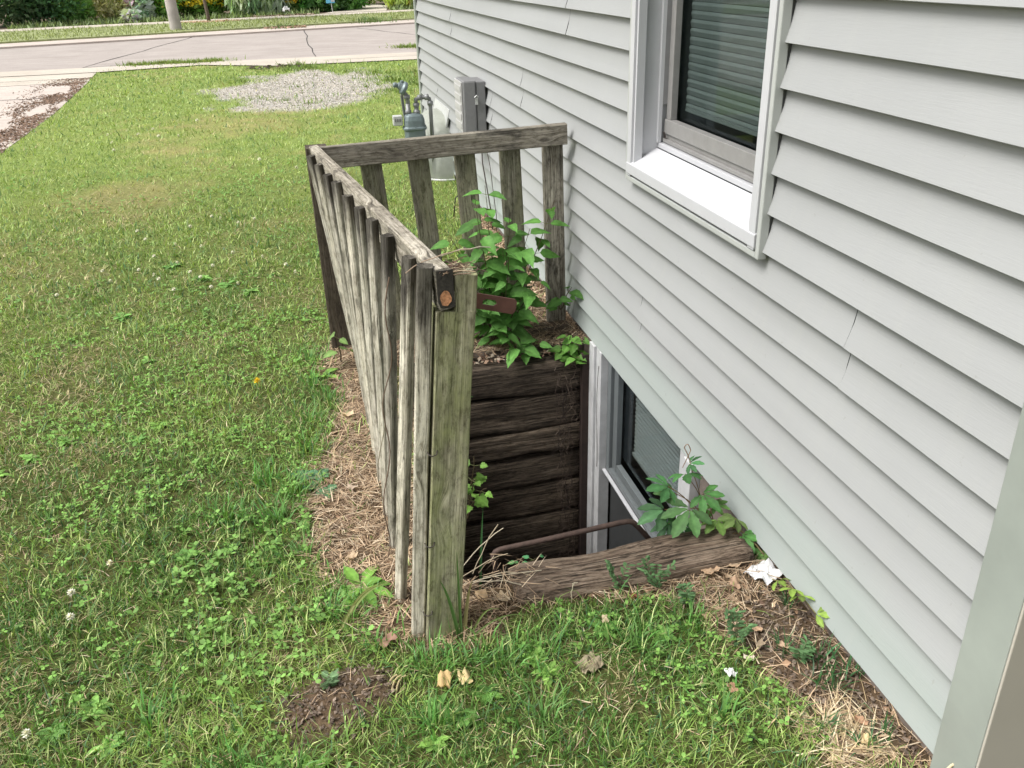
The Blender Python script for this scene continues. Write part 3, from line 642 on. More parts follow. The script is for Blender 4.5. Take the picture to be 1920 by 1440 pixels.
panel(mb, .028, YN-.05, 1.99, .05, 2.68); panel(mb, .028, 2.967, YF, .05, 2.68); panel(mb, .028, 1.99, 2.967, .05, .862); panel(mb, .028, 1.99, 2.967, 2.07, 2.68)
mb.build('sheathing', M_BACK, house)
mb = MB()
mb.box((.024, YN-.08, -1.45), (.20, 2.28, .05)); mb.box((.024, 3.385, -1.45), (.20, YF-.02, .05)); mb.box((.024, 2.28, -1.45), (.20, 3.385, -1.25))
mb.build('foundation', M_CONCW, house)
mb = MB()        # near corner post and far corner post
mb.box((-.006, YN-.099, .012), (.0, YN+.004, 2.69)); mb.box((0, YN+.0, .012), (.014, YN+.004, 2.69))
mb.build('corner_trim', M_TRIMG, house, bevel=.002)
mb = MB(); mb.box((-.0055, YN-.105, .012), (.13, YN-.0995, 2.69)); mb.build('corner_trim', simple('trim_lit_beige', (.42,.39,.34), .5, var=.04, scale=5), house, bevel=.002)  # second leg of the same trim; its different light is painted in as beige
mb = MB(); mb.box((-.006, YF-.012, .02), (.012, YF+.06, 2.69)); mb.box((.012, YF+.05, .02), (.10, YF+.06, 2.69)); mb.build('corner_trim', M_TRIMG, house, bevel=.003)
# front (street-away) wall and back wall
mb = MB(); courses(mb, 0, NC, .125, 6.4, {1: [3.1], 3: [4.2], 5: [2.4]})
M_ = Matrix(((0, 1, 0, 0), (1, 0, 0, YN-.105), (0, 0, 1, 0), (0, 0, 0, 1)))
fw = mb.build('wall', M_SIDING, house, M_)
mb = MB(); mb.box((.125, YN-.08, -.3), (6.4, YN-.06, 2.69)); mb.box((.1, YF-.02, -.3), (6.4, YF+.04, 2.69)); mb.box((6.4, YN-.08, -.3), (6.42, YF, 2.69)); mb.build('wall', M_TRIMB, house)
mb = MB()
mb.box((-.34, YN-.4, 2.695), (6.7, YF+.4, 2.74)); mb.build('soffit', M_WHITE, house)
mb = MB(); V = [(-.40, YN-.45, 2.745), (-.40, YF+.45, 2.745), (3.2, YF+.45, 4.1), (3.2, YN-.45, 4.1), (6.8, YN-.45, 2.745), (6.8, YF+.45, 2.745)]
V += [(x, y, z+.06) for x, y, z in V]
mb.add(V, [(0,1,2,3),(3,2,5,4),(6,9,8,7),(9,10,11,8),(0,6,7,1),(4,5,11,10),(0,3,9,6),(3,4,10,9),(1,7,8,2),(2,8,11,5)]); mb.build('roof', M_ROOF, house)
# upper window ------------------------------------------------------
wy0, wy1, wz0, wz1 = 2.0, 2.955, .866, 2.055
def ring(mb, x0, x1, ya, yb, za, zb, t, sides='LRTB'):
    if 'R' in sides: mb.box((x0, ya, za), (x1, ya+t, zb))
    if 'L' in sides: mb.box((x0, yb-t, za), (x1, yb, zb))
    if 'B' in sides: mb.box((x0, ya+t, za), (x1, yb-t, za+t))
    if 'T' in sides: mb.box((x0, ya+t, zb-t), (x1, yb-t, zb))
mb = MB(); ring(mb, -.014, .012, wy0-.018, wy1+.022, wz0-.024, wz1+.02, .018)
win = mb.build('window', M_TRIMB, house, bevel=.003)
mb = MB()
ring(mb, -.018, .012, wy0+.0025, wy1-.0005, wz0-.003, wz1, .034, 'LRT'); ring(mb, -.010, .020, wy0+.039, wy1-.036, wz0+.030, wz1-.037, .012, 'LRT')
mb.box((.012, wy0+.001, wz0), (.13, wy0+.030, wz1)); mb.box((.012, wy1-.030, wz0), (.13, wy1-.002, wz1)); mb.box((.012, wy0+.030, wz1-.03), (.13, wy1-.030, wz1))
mb.box((.082, wy0+.030, .955), (.104, wy1-.030, .972)); mb.box((.075, wy1-.045, .972), (.09, wy1-.030, wz1-.03))
mb.build('frame', M_WHITE, win, bevel=.0015)
mb = MB()
V = [(-.0205, wy0-.002, .870), (-.0205, wy1+.002, .870), (-.0205, wy1+.002, .905), (-.0205, wy0-.002, .905), (.080, wy0+.031, .953), (.080, wy1-.031, .953), (-.015, wy0-.002, .868), (-.015, wy1+.002, .868), (.08, wy0+.031, .90), (.08, wy1-.031, .90)]
mb.add(V, [(0,3,2,1),(3,4,5,2),(0,1,7,6),(0,6,8,4,3),(1,2,5,9,7),(6,7,9,8)])
sill = mb.build('sill', M_WHITE, win, bevel=.002)
mb = MB(); ya, yb = wy0+.032, wy1-.046
mb.box((.094, ya, .975), (.125, yb, .988)); mb.box((.104, ya, .988), (.128, yb, 1.004)); mb.box((.098, ya, 1.004), (.128, yb, 1.052)); mb.box((.104, ya, 1.052), (.128, ya+.045, 1.95)); mb.box((.104, yb-.036, 1.052), (.128, yb, 1.95)); mb.box((.1, ya, 1.95), (.128, yb, 2.02))
mb.build('sash', M_SASH, win, bevel=.002)
mb = MB(); mb.box((.089, yb+.0005, 1.10), (.1235, yb+.012, 2.0)); mb.build('track', M_BOXD, win)
mb = MB(); mb.tube([(.094, yb-.03, .99), (.088, yb-.028, 1.012), (.088, yb-.018, 1.012), (.094, yb-.016, .99)], .002, 6); mb.build('latch', M_WIRE, win)
mb = MB(); mb.box((.1335, ya+.02, 1.04), (.1365, yb-.02, 1.96)); mb.build('pane', M_GLASS, win)
mb = MB(); z = 1.095
while z < 1.97:
    t = .012; y0_, y1_ = ya+.02, yb-.042
    mb.add([(.158, y0_, z+.0125), (.158, y1_, z+.0125), (.154, y1_, z+.003), (.154, y0_, z+.003), (.158, y0_, z-.0118), (.158, y1_, z-.0118)], [(0,1,2,3),(3,2,5,4)]); z += .0262
mb.box((.148, ya+.03, 1.083), (.172, yb-.055, 1.094))
mb.build('blind', M_BLIND, win)
mb = MB(); ring(mb, .13, .60, wy0+.002, wy1-.002, .80, wz1, .03); mb.box((.60, wy0, .80), (.62, wy1, wz1)); mb.build('room_interior', M_DARKIN, win)
# basement window ---------------------------------------------------
mb = MB(); by0, by1, bz0 = 2.29, 3.375, -1.24
mb.box((-.008, by1-.062, bz0), (.03, by1, .046)); mb.box((.004, by1-.115, bz0), (.05, by1-.064, .046)); mb.box((-.002, by1-.140, bz0), (.05, by1-.117, .046))
mb.box((-.008, by0, bz0), (.03, by0+.06, .046)); mb.box((.004, by0+.062, bz0), (.05, by0+.115, .046)); mb.box((.0, by0+.06, bz0-.0), (.06, by1-.06, bz0+.05))
bwin = mb.build('basement_window', M_DIRTYW, house, bevel=.003)
mb = MB(); mb.box((.014, by0+.117, -.533), (.030, by1-.142, -.524)); mb.build('meeting_rail', M_WHITE, bwin, bevel=.002)
mb = MB()
mb.box((.030, by1-.185, -.520), (.055, by1-.142, .046)); mb.box((.030, by0+.117, -.522), (.055, by1-.187, -.498)); mb.box((.045, by1-.235, -.496), (.07, by1-.187, .046)); mb.box((.045, by0+.12, -.496), (.07, by1-.24, -.455))
mb.build('sash', M_STILE, bwin, bevel=.002)
mb = MB(); mb.box((.058, by0+.117, -1.19), (.066, by1-.142, -.562)); mb.build('screen', simple('insect_screen', (.035,.037,.038), .6), bwin)
mb = MB(); mb.box((.072, by0+.06, -.42), (.076, by1-.2, .05)); mb.build('pane', M_GLASS2, bwin)
mb = MB(); z = -.36
while z < .05:
    mb.add([(.110, 2.42, z+.0097), (.110, 3.09, z+.0097), (.106, 3.09, z+.003), (.106, 2.42, z+.003), (.110, 2.42, z-.009), (.110, 3.09, z-.009)], [(0,1,2,3),(3,2,5,4)]); z += .020
mb.box((.100, 2.42, -.385), (.128, 3.09, -.372)); mb.build('blind', simple('blind_white', (.55,.57,.56), .5, var=.03), bwin)
mb = MB(); mb.box((.62, 2.2, -1.3), (.64, 3.5, .05)); mb.box((.2, 2.2, -1.3), (.62, 2.22, .05)); mb.box((.2, 3.42, -1.3), (.62, 3.44, .05)); mb.box((.2, 2.22, -1.3), (.62, 3.42, -1.28)); mb.box((.2, 2.22, .045), (.62, 3.42, .05)); mb.build('room_interior', M_DARKIN, bwin)
mb = MB(); P = [(-.006, by1-.125+.012*math.sin(t*5.0)+.01*t, -.02-t*.5) for t in np.linspace(0, 1, 12)]; mb.tube(P, .0013, 5)
tag(mb.build('dead_tendril', M_WIRE), 'dark dried vine tendril hanging on the basement window frame', 'tendril')

# ------------------------------------------------------------------ boards and the railing
def boardgeo(w_, d_, L, ch=.004, seg=None, jit=.0012, seed=0, rotten=0):
    """board along local Z from 0 to L, chamfered cross-section w (x) by d (y)"""
    n = seg or max(6, int(L/.035)); hw, hd = w_/2, d_/2; V = []; F = []
    cs = []
    m4 = max(2, int(w_/.014)); m5 = max(2, int(d_/.014))
    for i in range(m4+1): cs.append((-hw+ch+(w_-2*ch)*i/m4, -hd))
    for i in range(m5+1): cs.append((hw, -hd+ch+(d_-2*ch)*i/m5))
    for i in range(m4+1): cs.append((hw-ch-(w_-2*ch)*i/m4, hd))
    for i in range(m5+1): cs.append((-hw, hd-ch-(d_-2*ch)*i/m5))
    k = len(cs)
    for i in range(n+1):
        z = L*i/n
        for j, (x, y) in enumerate(cs):
            a = mn.noise(Vector((x*40+seed*3.1, y*40, z*2.2)))*jit; b = mn.noise(Vector((x*120+seed, y*120, z*6+5)))*jit*.6
            nn = Vector((x/hw, y/hd)); nn = Vector((nn.x**5, nn.y**5)); s = (a+b)
            bow = mn.noise(Vector((seed*7.7, 1.3, z*1.1)))*.0022*min(1, L)
            zz = z
            if i == n and rotten: zz = z-rotten*abs(mn.noise(Vector((x*60+seed, y*60, 2.2))))
            V.append((x+nn.x*s+bow, y+nn.y*s, zz))
    for i in range(n):
        for j in range(k): F.append((i*k+j, i*k+(j+1) % k, (i+1)*k+(j+1) % k, (i+1)*k+j))
    F += [tuple(range(k))[::-1]]
    c = len(V); top = V[n*k:]; V.append((sum(v[0] for v in top)/k, sum(v[1] for v in top)/k, L-rotten*1.3))
    for j in range(k): F.append((n*k+j, n*k+(j+1) % k, c))
    return V, F
def dirM(p0, p1, xhint=(1, 0, 0)):
    z = (Vector(p1)-Vector(p0)); L = z.length; z.normalize(); x = Vector(xhint); x = (x-z*x.dot(z)).normalized(); y = z.cross(x)
    return Matrix(((x.x, y.x, z.x, p0[0]), (x.y, y.y, z.y, p0[1]), (x.z, y.z, z.z, p0[2]), (0, 0, 0, 1))), L
def board(name, p0, p1, w_, d_, m, parent, xhint=(1, 0, 0), ch=.004, seed=None, jit=.0012, rotten=0, label=None):
    M, L = dirM(p0, p1, xhint); mb = MB(); V, F = boardgeo(w_, d_, L, ch, None, jit, random.random()*50 if seed is None else seed, rotten)
    mb.add(V, F); o = mb.build(name, m, parent, M)
    if label: o['label'] = label
    return o
rail = empty('wooden_railing', (-.93, 1.78, 0), 'weathered grey wooden railing with leaning balusters around the window well', 'railing')
# near corner post: full section up to the notch, half section beside the rail end
PB, PT = Vector((-.9345, 1.782, -.12)), Vector((-.8445, 1.782, .885))
M, L = dirM(PB, PT); mb = MB(); V, F = boardgeo(.0865, .09, L, .003, None, .0022, 3.3); mb.add(V, F)
V2, F2 = boardgeo(.0475, .0895, .082, .003, 6, .003, 8.1, rotten=.012)
V2 = [(x+.0195, y, z+L-.0005) for x, y, z in V2]; mb.add(V2, F2)
post = mb.build('post', W_POST, rail, M); post['label'] = 'thick near post with green algae and a notch for the rail end'
# far corner post
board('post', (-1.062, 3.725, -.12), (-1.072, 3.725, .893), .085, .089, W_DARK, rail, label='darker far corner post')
# top rails
RN = Vector((-.866, 1.7365, .9385)); RF = Vector((-1.078, 3.70, .856)); 
M, L = dirM(RN, RF, (1, .1, .08)); mb = MB(); V, F = boardgeo(.038, .089, L, .004, None, .0018, 12); mb.add(V, F)
r1 = mb.build('rail', W_RAIL, rail, M); r1['label'] = 'side top rail with a black end grain and small hollow'
mb = MB()       # split, hollowed knot in the rail's end grain
V = [(0, 0, .0)]; n = 14
for k in range(n):
    th = 6.283*k/n; rr = 1+.25*mn.noise(Vector((k*1.3, 0, 0)))
    V.append((.0125*rr*math.cos(th), 0, .017*rr*math.sin(th)))
V = [(x-.866, y+(.0003 if i == 0 else -.0005)+1.7332, z+.919) for i, (x, y, z) in enumerate(V)]
mb.add(V, [(0, 1+k, 1+(k+1) % n) for k in range(n)]); mb.build('end_hollow', simple('raw_wood', (.42,.2,.1), .9, var=.5, scale=160, bmp=.002), r1)
mb = MB(); mb.box((-.8835, 1.7335, .8965), (-.8475, 1.7355, .9805)); mb.build('end_grain', simple('end_grain', (.030,.026,.021), .95, var=.6, scale=120, bmp=.002), r1, bevel=.003)
M, L = dirM((-1.10, 3.692, .851), (-.022, 3.692, .882), (0, 0, 1)); mb = MB(); V, F = boardgeo(.087, .038, L, .003, None, .0016, 21); mb.add(V, F)
r2_ = mb.build('rail', W_RAIL, rail, M); r2_['label'] = 'far top rail with a black stain and a swirling knot'
# side balusters (outer face of the side rail)
tops = [1.753, 1.905, 2.125, 2.31, 2.515, 2.71, 2.915, 3.115, 3.325, 3.53]
for i, y in enumerate(tops):
    t = (y-1.735)/1.965
    xt = -.9015-.212*t+random.uniform(-.002, .002); zt = .970-.084*t+(0 if i else .016)+random.uniform(-.006, .004)
    xb = (-.9895, -1.018, -1.006, -1.004, -1.0, -.998, -.996, -.994, -.992, -.990)[i]; tw = (.12 if i == 0 else R(random.uniform(44, 56)))
    board('baluster', (xb, y+.028+random.uniform(-.008, .008), -.06), (xt, y, zt), random.uniform(.0265, .029) if i else .034, random.uniform(.026, .029) if i else .037, W_BAL, rail, xhint=(math.cos(tw), -math.sin(tw), 0), ch=.0035, jit=.0022, rotten=.005)
# far boards behind the far rail
for i, (xt, xb) in enumerate(((-.8635,-.80),(-.6665,-.60),(-.465,-.415),(-.2665,-.235),(-.0735,-.0575))):
    board('baluster', (xb, 3.735, -.03 if i < 4 else .016), (xt, 3.735, .885), .088, .038, W_BOARD if i < 4 else W_RAIL, rail, seed=i*3.3+.5, label=None if i < 4 else 'silvery grey board beside the siding')
for z in (.55, .30, .095):      # wire staples tying the first baluster to the post
    t = (z+.12)/1.005; xs = -.9345+.09*t-.045
    mb = MB(); mb.tube([(xs-.010, 1.742, z), (xs-.008, 1.732, z-.003), (xs, 1.7295, z-.006), (xs+.010, 1.731, z-.004), (xs+.013, 1.738, z+.004)], .0015, 6); mb.build('staple', M_WIRE, rail, smooth=True)
mb = MB()      # strap plate with a slot fixed to the back of the post
def plate(mb, x0, z0, x1, z1, hgt, yy, th):
    d = Vector((x1-x0, 0, z1-z0)); L = d.length; d.normalize(); u = Vector((-d.z, 0, d.x))
    out = [(0, -hgt/2), (L-.006, -hgt/2), (L, -hgt/2+.006), (L, hgt/2-.006), (L-.006, hgt/2), (0, hgt/2)]
    sl = [(.040, -.006), (.067, -.006), (.073, -.001), (.073, .003), (.067, .008), (.046, .008), (.040, .003)]
    V = []
    for yv in (yy, yy+th):
        for a, b in out+sl: q_ = Vector((x0, 0, z0))+d*a+u*b; V.append((q_.x, yv, q_.z))
    n1, n2 = len(out), len(sl); N = n1+n2
    o = list(range(n1)); s_ = list(range(n1, N))
    tri = [(0,1,6),(1,7,6),(1,2,7),(2,8,7),(2,3,8),(3,9,8),(3,4,10),(3,10,9),(4,5,11),(4,11,10),(5,12,11),(5,0,12),(0,6,12)]
    F = [t for t in tri]+[tuple(i+N for i in t[::-1]) for t in tri]
    for ring_ in (o, s_):
        for i in range(len(ring_)): a, b = ring_[i], ring_[(i+1) % len(ring_)]; F.append((a, b, b+N, a+N))
    mb.add(V, F)
plate(mb, -.805, .872, -.6895, .8395, .036, 1.842, .004)
pl = mb.build('bracket', M_PLATE, rail); pl['label'] = 'rusty red metal strap with a slot'
# debris of rotted wood and grass stems on the post top
mb = MB()
for i in range(46):
    c = Vector((-.838+random.gauss(0, .022), 1.775+random.gauss(0, .024), .972+random.uniform(-.004, .007))); a = random.uniform(0, 6.28); l = random.uniform(.01, .035)
    d = Vector((math.cos(a), math.sin(a), random.uniform(-.15, .2)))*l
    mb.tube([c-d, c+Vector((0, 0, random.uniform(.0, .006))), c+d], .0009, 4, np.array([(.20,.13,.09),(.10,.065,.05),(.36,.27,.18)][i % 3]))
mb.tube(curve_pts((-.94, 1.80, .962), (-.795, 1.80, 1.0), .012, 8, .002), .0012, 5, (.36,.27,.2))
mb.tube(curve_pts((-.86, 1.81, .99), (-.75, 1.82, .995), .004, 6, .002), .0013, 5, (.42,.38,.3))
tag(mb.build('stem_debris', M_STRAW), 'dry brown stems and rotted fibres lying on the near post top', 'debris', kind='stuff')
# vine growing up the balusters near the middle
mb = MB(); P = [(-1.035+.01*math.sin(t*19)+.09*t*.9, 2.10-.008-.02*math.sin(t*9), t*.86) for t in np.linspace(0, 1, 30)]; mb.tube(P, .0017, 5, (.16,.11,.08))
P = [(-1.03+.012*math.sin(t*15+1)+.08*t, 2.30-.02*math.sin(t*8), t*.8) for t in np.linspace(0, 1, 26)]; mb.tube(P, .0013, 5, (.22,.19,.13))
tag(mb.build('dead_vine', M_STRAW), 'thin dead vine clinging to the side balusters', 'vine')

# ------------------------------------------------------------------ timbers of the window well
def timbergeo(L, h, d, seed, rough=1.0, wave=.006):
    n = max(10, int(L/.016)); k = 40; V = []; F = []
    for i in range(n+1):
        x = L*i/n
        for j in range(k):
            th = 2*math.pi*j/k; c, s = math.cos(th), math.sin(th); p = 11.0
            r = 1/(abs(c)**p+abs(s)**p)**(1/p); y = r*c*d/2; z = r*s*h/2
            g = mn.noise(Vector((x*2.2, y*45+seed, z*45)))+.5*mn.noise(Vector((x*5, y*110+seed, z*110)))
            g = -abs(g)*.006*rough+.0035*rough*mn.noise(Vector((x*7+seed, y*8, z*8)))-.010*rough*max(0, mn.noise(Vector((x*1.6+seed, y*26, z*26)))-.25)
            endf = min(1, min(x, L-x)/.03); sc = 1-(1-endf)*.12
            V.append(((y+c*g)*sc, (z+s*g)*sc+wave*mn.noise(Vector((x*2, seed, 0)))*2, x))
    for i in range(n):
        for j in range(k): F.append((i*k+j, i*k+(j+1) % k, (i+1)*k+(j+1) % k, (i+1)*k+j))
    F += [tuple(range(k))[::-1], tuple(n*k+j for j in range(k))]
    return V, F
def timber(name, p0, p1, h, d, m, parent, seed, rough=1.0, label=None, wave=.006):
    """geometry: local x = depth, local y = height, local z = length"""
    z = Vector(p1)-Vector(p0); L = z.length; z.normalize(); y = Vector((0, 0, 1)); y = (y-z*y.dot(z)).normalized(); x = y.cross(z)
    M = Matrix(((x.x, y.x, z.x, p0[0]), (x.y, y.y, z.y, p0[1]), (x.z, y.z, z.z, p0[2]), (0, 0, 0, 1)))
    mb = MB(); V, F = timbergeo(L, h, d, seed, rough, wave); mb.add(V, F); o = mb.build(name, m, parent, M, smooth=True)
    if label: o['label'] = label
    return o
rw = empty('timber_retaining_wall', (-.42, 3.46, -1.35), 'dark rotting stacked timber wall at the far end of the window well', 'retaining wall')
rows = [(-.045,-.200),(-.205,-.385),(-.390,-.520),(-.525,-.680),(-.685,-.855),(-.860,-1.02),(-1.025,-1.19),(-1.195,-1.36)]
for i, (a, b) in enumerate(rows):
    tl = random.uniform(-.022, .004)-(.010 if i else 0); sg_ = random.uniform(-.012, .012)
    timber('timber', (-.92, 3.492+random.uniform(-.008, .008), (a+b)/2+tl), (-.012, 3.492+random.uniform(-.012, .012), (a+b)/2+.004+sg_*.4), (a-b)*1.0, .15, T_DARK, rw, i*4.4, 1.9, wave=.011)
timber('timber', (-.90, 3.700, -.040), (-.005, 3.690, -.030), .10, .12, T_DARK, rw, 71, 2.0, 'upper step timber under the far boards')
rl = empty('timber_retaining_wall', (-.88, 2.7, -1.35), 'dark stacked timber wall along the side under the railing balusters', 'retaining wall')
for i in range(8):
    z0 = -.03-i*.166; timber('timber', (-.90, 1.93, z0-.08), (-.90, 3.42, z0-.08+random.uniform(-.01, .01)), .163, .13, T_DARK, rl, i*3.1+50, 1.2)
rn = empty('timber_retaining_wall', (-.42, 1.88, -1.35), 'dark stacked timbers below the near timber facing into the window well', 'retaining wall')
for i in range(7):
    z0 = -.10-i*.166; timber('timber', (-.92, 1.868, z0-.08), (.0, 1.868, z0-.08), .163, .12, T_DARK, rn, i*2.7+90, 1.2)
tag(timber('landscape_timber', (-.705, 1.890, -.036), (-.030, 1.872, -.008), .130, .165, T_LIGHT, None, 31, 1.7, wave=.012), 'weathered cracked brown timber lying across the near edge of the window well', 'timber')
mb = MB(); mb.box((-.95, 1.8, -1.42), (.05, 3.6, -1.36)); tag(mb.build('well_floor', M_CONCW), 'dark floor of the window well', kind='structure')
mb = MB(); mb.box((-.038, 3.372, -1.36), (-.030, 3.41, -.02)); mb.box((-.030, 3.372, -1.36), (.018, 3.380, -.02)); tag(mb.build('angle_iron', M_RUSTD), 'dark rusty angle iron standing between the timbers and the basement window', 'iron post')
# fine roots hanging at the timber ends
mb = MB()
for i in range(90):
    x = -.10+random.gauss(0, .025); z = random.uniform(-1.1, -.05); P = [(x, 3.405, z)]
    for k in range(7): x += random.gauss(0, .010); z -= random.uniform(.004, .03); P.append((min(-.03, x), 3.400-random.uniform(0, .015), z))
    mb.tube(P, random.uniform(.0006, .0018), 4, random.choice([(.03,.022,.018),(.07,.05,.04),(.12,.09,.07)]))
tag(mb.build('root_tangle', M_STRAW), 'tangle of dark fine roots at the right ends of the stacked timbers', 'roots', kind='stuff')
# rusty hooped bar (egress ladder top)
mb = MB(); P = [(-.68,2.04,-1.2),(-.70,2.045,-.45),(-.712,2.05,-.10),(-.724,2.05,-.03),(-.727,2.05,-.004),(-.721,2.05,.008),(-.706,2.05,.014),(-.60,2.05,.020),(-.45,2.05,.031),(-.34,2.05,.040),(-.312,2.05,.040),(-.298,2.05,.034),(-.284,2.05,.018),(-.245,2.05,-.035),(-.21,2.05,-.10),(-.20,2.05,-1.2)]
mb.tube(P, .0085, 10); tag(mb.build('ladder_hoop', M_RUST, smooth=True), 'rusty bent pipe hoop of a ladder rising inside the window well', 'ladder')
# leaf litter on the ledge
chips('ledge_litter', 520, (-.80, -.04, 3.46, 3.64), lambda x, y: x < 9, .012, .03, ((.42,.33,.24),(.30,.2,.14),(.52,.44,.35),(.2,.12,.09)), 'crumbled leaves on the ledge above the far timbers', z0=-.042, fz=lambda x, y: np.zeros_like(x), cat='leaf litter')
mb = MB(); mb.box((-.92, 3.555, -.16), (.02, 3.66, -.050)); tag(mb.build('ledge_soil', M_CONCW), 'earth on the ledge between the far timbers', kind='structure')

# ------------------------------------------------------------------ plants in and around the well
G1 = (.105,.25,.055); G2 = (.085,.22,.075); G3 = (.17,.33,.06)
leafy_plant('leafy_plant', (-.36, 3.60, -.05), [((-.56,3.60,.50),8),((-.46,3.55,.66),9),((-.40,3.62,.70),9),((-.30,3.60,.56),9),((-.22,3.56,.52),8),((-.10,3.60,.62),8),((-.34,3.56,.44),8),((-.46,3.6,.40),8),((-.20,3.5,.34),5),((-.52,3.5,.40),5),((-.44,3.5,.24),4),((-.62,3.56,.42),5),((-.28,3.48,.24),4),((-.33,3.5,.42),6)],
    'tall bright green sapling clump with pointed ovate leaves by the far railing boards', .098, G1, ratio=.58)
leafy_plant('leafy_plant', (-.30, 3.50, -.05), [((-.30,3.46,.03),3),((-.22,3.46,.05),2),((-.38,3.46,.10),3)], 'low leafy shoots hanging over the upper far timber', .095, G1)
leafy_plant('leafy_plant', (-.06, 3.64, .10), [((-.09,3.62,.19),2),((-.02,3.60,.22),2)], 'leaf pair growing in front of the silvery board by the siding', .075, G1)
leafy_plant('vine_cluster', (-.06, 3.50, -.03), [((-.12,3.40,.0),3),((-.06,3.36,-.02),3),((-.03,3.36,.05),3),((-.10,3.36,-.07),2),((-.02,3.42,-.06),3),((-.08,3.42,.07),2)], 'small round leaved vine where the far timbers meet the siding', .05, (.12,.27,.05), ratio=.8)
leafy_plant('vine_cluster', (-.765, 2.25, .0), [((-.745,2.2,.25),4),((-.715,2.18,.15),2),((-.75,2.17,.19),3)], 'bright toothed leaves beside the near post inside the well', .042, G3, serr=.12, ratio=.85)
leafy_plant('vine_cluster', (-.76, 2.6, .2), [((-.735,2.5,.40),3),((-.72,2.5,.46),2),((-.74,2.5,.33),3)], 'dark small leaves behind the upper part of the near post', .038, (.07,.16,.05), ratio=.6)
leafy_plant('seedling', (-.655, 2.0, -.04), [((-.658,1.99,.014),1),((-.65,1.99,.02),1)], 'small seedling with pointed leaves behind the near timber under the hoop', .028, (.10,.27,.09))
leafy_plant('seedling', (-.618, 2.0, -.04), [((-.617,1.99,.004),2)], 'tiny bluish green seedling right of the other seedling by the near timber', .026, (.07,.25,.10))
leafy_plant('vine_shoot', (-1.075, 3.55, 0), [((-1.085,3.4,.22),2)], 'vine shoot with two curled pale leaves beside the far corner post', .075, (.16,.26,.08), ratio=.7)
# dandelion-like rosettes
def rosette(x, y, n, L, W, colr, label, name='broadleaf_weed', group=None):
    mb = MB(); z = float(gh(np.array([x]), np.array([y]))[0])
    for i in range(n):
        a = i*2.4+random.uniform(-.3, .3); e = random.uniform(.25, .8)
        leafgeo(mb, (x, y, z+.004), (math.cos(a), math.sin(a), e), (-math.cos(a)*e, -math.sin(a)*e, 1), L*random.uniform(.6, 1.1), W, colr, random.uniform(.25, .6), .2, .08, 'leaflet')
    return tag(mb.build(name, M_LEAF, smooth=True), label, 'weed', group)
rosette(-1.115, 1.99, 9, .10, .032, G3, 'bright green dandelion like weed in the straw left of the balusters')
rosette(-1.165, 3.42, 6, .08, .035, (.2,.38,.07), 'light green seedling at the lawn edge near the far corner post')
for i, (x, y) in enumerate([(-2.2,3.03),(-2.1,3.12),(-2.28,2.92),(-1.78,3.15),(-1.84,3.05),(-1.6,2.28),(-1.83,1.65),(-1.75,1.70),(-1.7,1.58),(-.98,1.50),(-.86,1.52),(-.92,1.46),(-.70,1.55),(-.52,1.66),(-1.9,3.8),(-1.5,4.6),(-1.62,4.75),(-1.75,4.9),(-1.95,5.2),(-2.1,4.4),(-.72,1.60),(-1.0,1.40),(-1.26,1.40),(-.38,1.60)]):
    rosette(x, y, random.randint(8, 13), .042 if y < 4 else .06, .017 if y < 4 else .026, random.choice([(.23,.42,.09), (.20,.38,.09), (.16,.33,.08)]), 'flat bright green weed rosette growing in the lawn', group='weed rosettes in the lawn')
for k, (x, y) in enumerate([(-1.235, 2.56), (-1.205, 2.62), (-1.26, 2.64), (-1.18, 2.52)]):
    rosette(x, y, 6, .04, .034, (.10,.22,.11), 'bluish green rounded weed at the left edge of the straw strip', group='rounded weeds by the straw')
# Virginia creeper at the right end of the near timber
vc = empty('creeper_vine', (-.06, 1.98, .0), 'five fingered creeper vine spilling over the right end of the near timber', 'vine')
sm = MB(); lm = MB(); random.seed(21)
leaves = [((-.225,1.99,.105),(-1,-.25,-.05),.095),((-.165,1.95,.125),(-.75,-.6,-.35),.10),((-.20,2.03,.155),(-.7,-.2,.2),.08),((-.15,2.03,.19),(-.2,-.6,.25),.075),((-.11,1.99,.14),(.3,-.7,-.2),.075),((-.215,1.98,.06),(-.8,-.5,-.5),.07),((-.18,1.97,.06),(-.3,-.8,-.6),.08),((-.13,2.05,.21),(.3,-.4,.3),.055),((-.18,2.05,.12),(-.9,.1,.1),.065),
          ((-.085,1.93,.085),(-.2,-.8,.1),.075),((-.045,1.90,.10),(-.7,-.5,.1),.07),((-.035,1.88,.055),(.1,-.9,-.1),.065),((-.015,1.86,.03),(-.8,-.5,-.1),.075),((.0,1.83,.015),(.2,-.9,-.1),.06),((-.02,1.83,-.01),(-.4,-.8,-.3),.055),((-.10,2.02,.07),(.6,-.5,-.3),.05),((-.07,1.98,.10),(.5,-.5,.1),.05)]
for p, d, s in leaves:
    lg_ = Vector(p); s *= .88; c = (.075,.19,.065) if p[0] < -.1 else (.13,.26,.065)
    palmate(lm, sm, lg_, d, (random.uniform(-.5, -.1), random.uniform(-.6, -.2), 1), s*random.uniform(.9, 1.1), tuple(q*random.uniform(.8, 1.15) for q in c))
    st = Vector((-.07+random.uniform(-.02, .02), 2.0 if p[1] > 1.94 else 1.90, .02)); sm.tube(curve_pts(st, lg_, .02, 6), .0014, 5, (.22,.14,.07))
sm.tube(curve_pts((-.12, 2.04, .18), (-.145, 2.06, .262), .01, 6), .0016, 5, (.30,.2,.15)); sm.tube(curve_pts((-.145, 2.06, .262), (-.128, 2.05, .255), .016, 5), .0015, 5, (.30,.2,.15)); sm.tube(curve_pts((-.128, 2.05, .255), (-.15, 2.05, .20), 0, 5), .0013, 5, (.30,.2,.15))
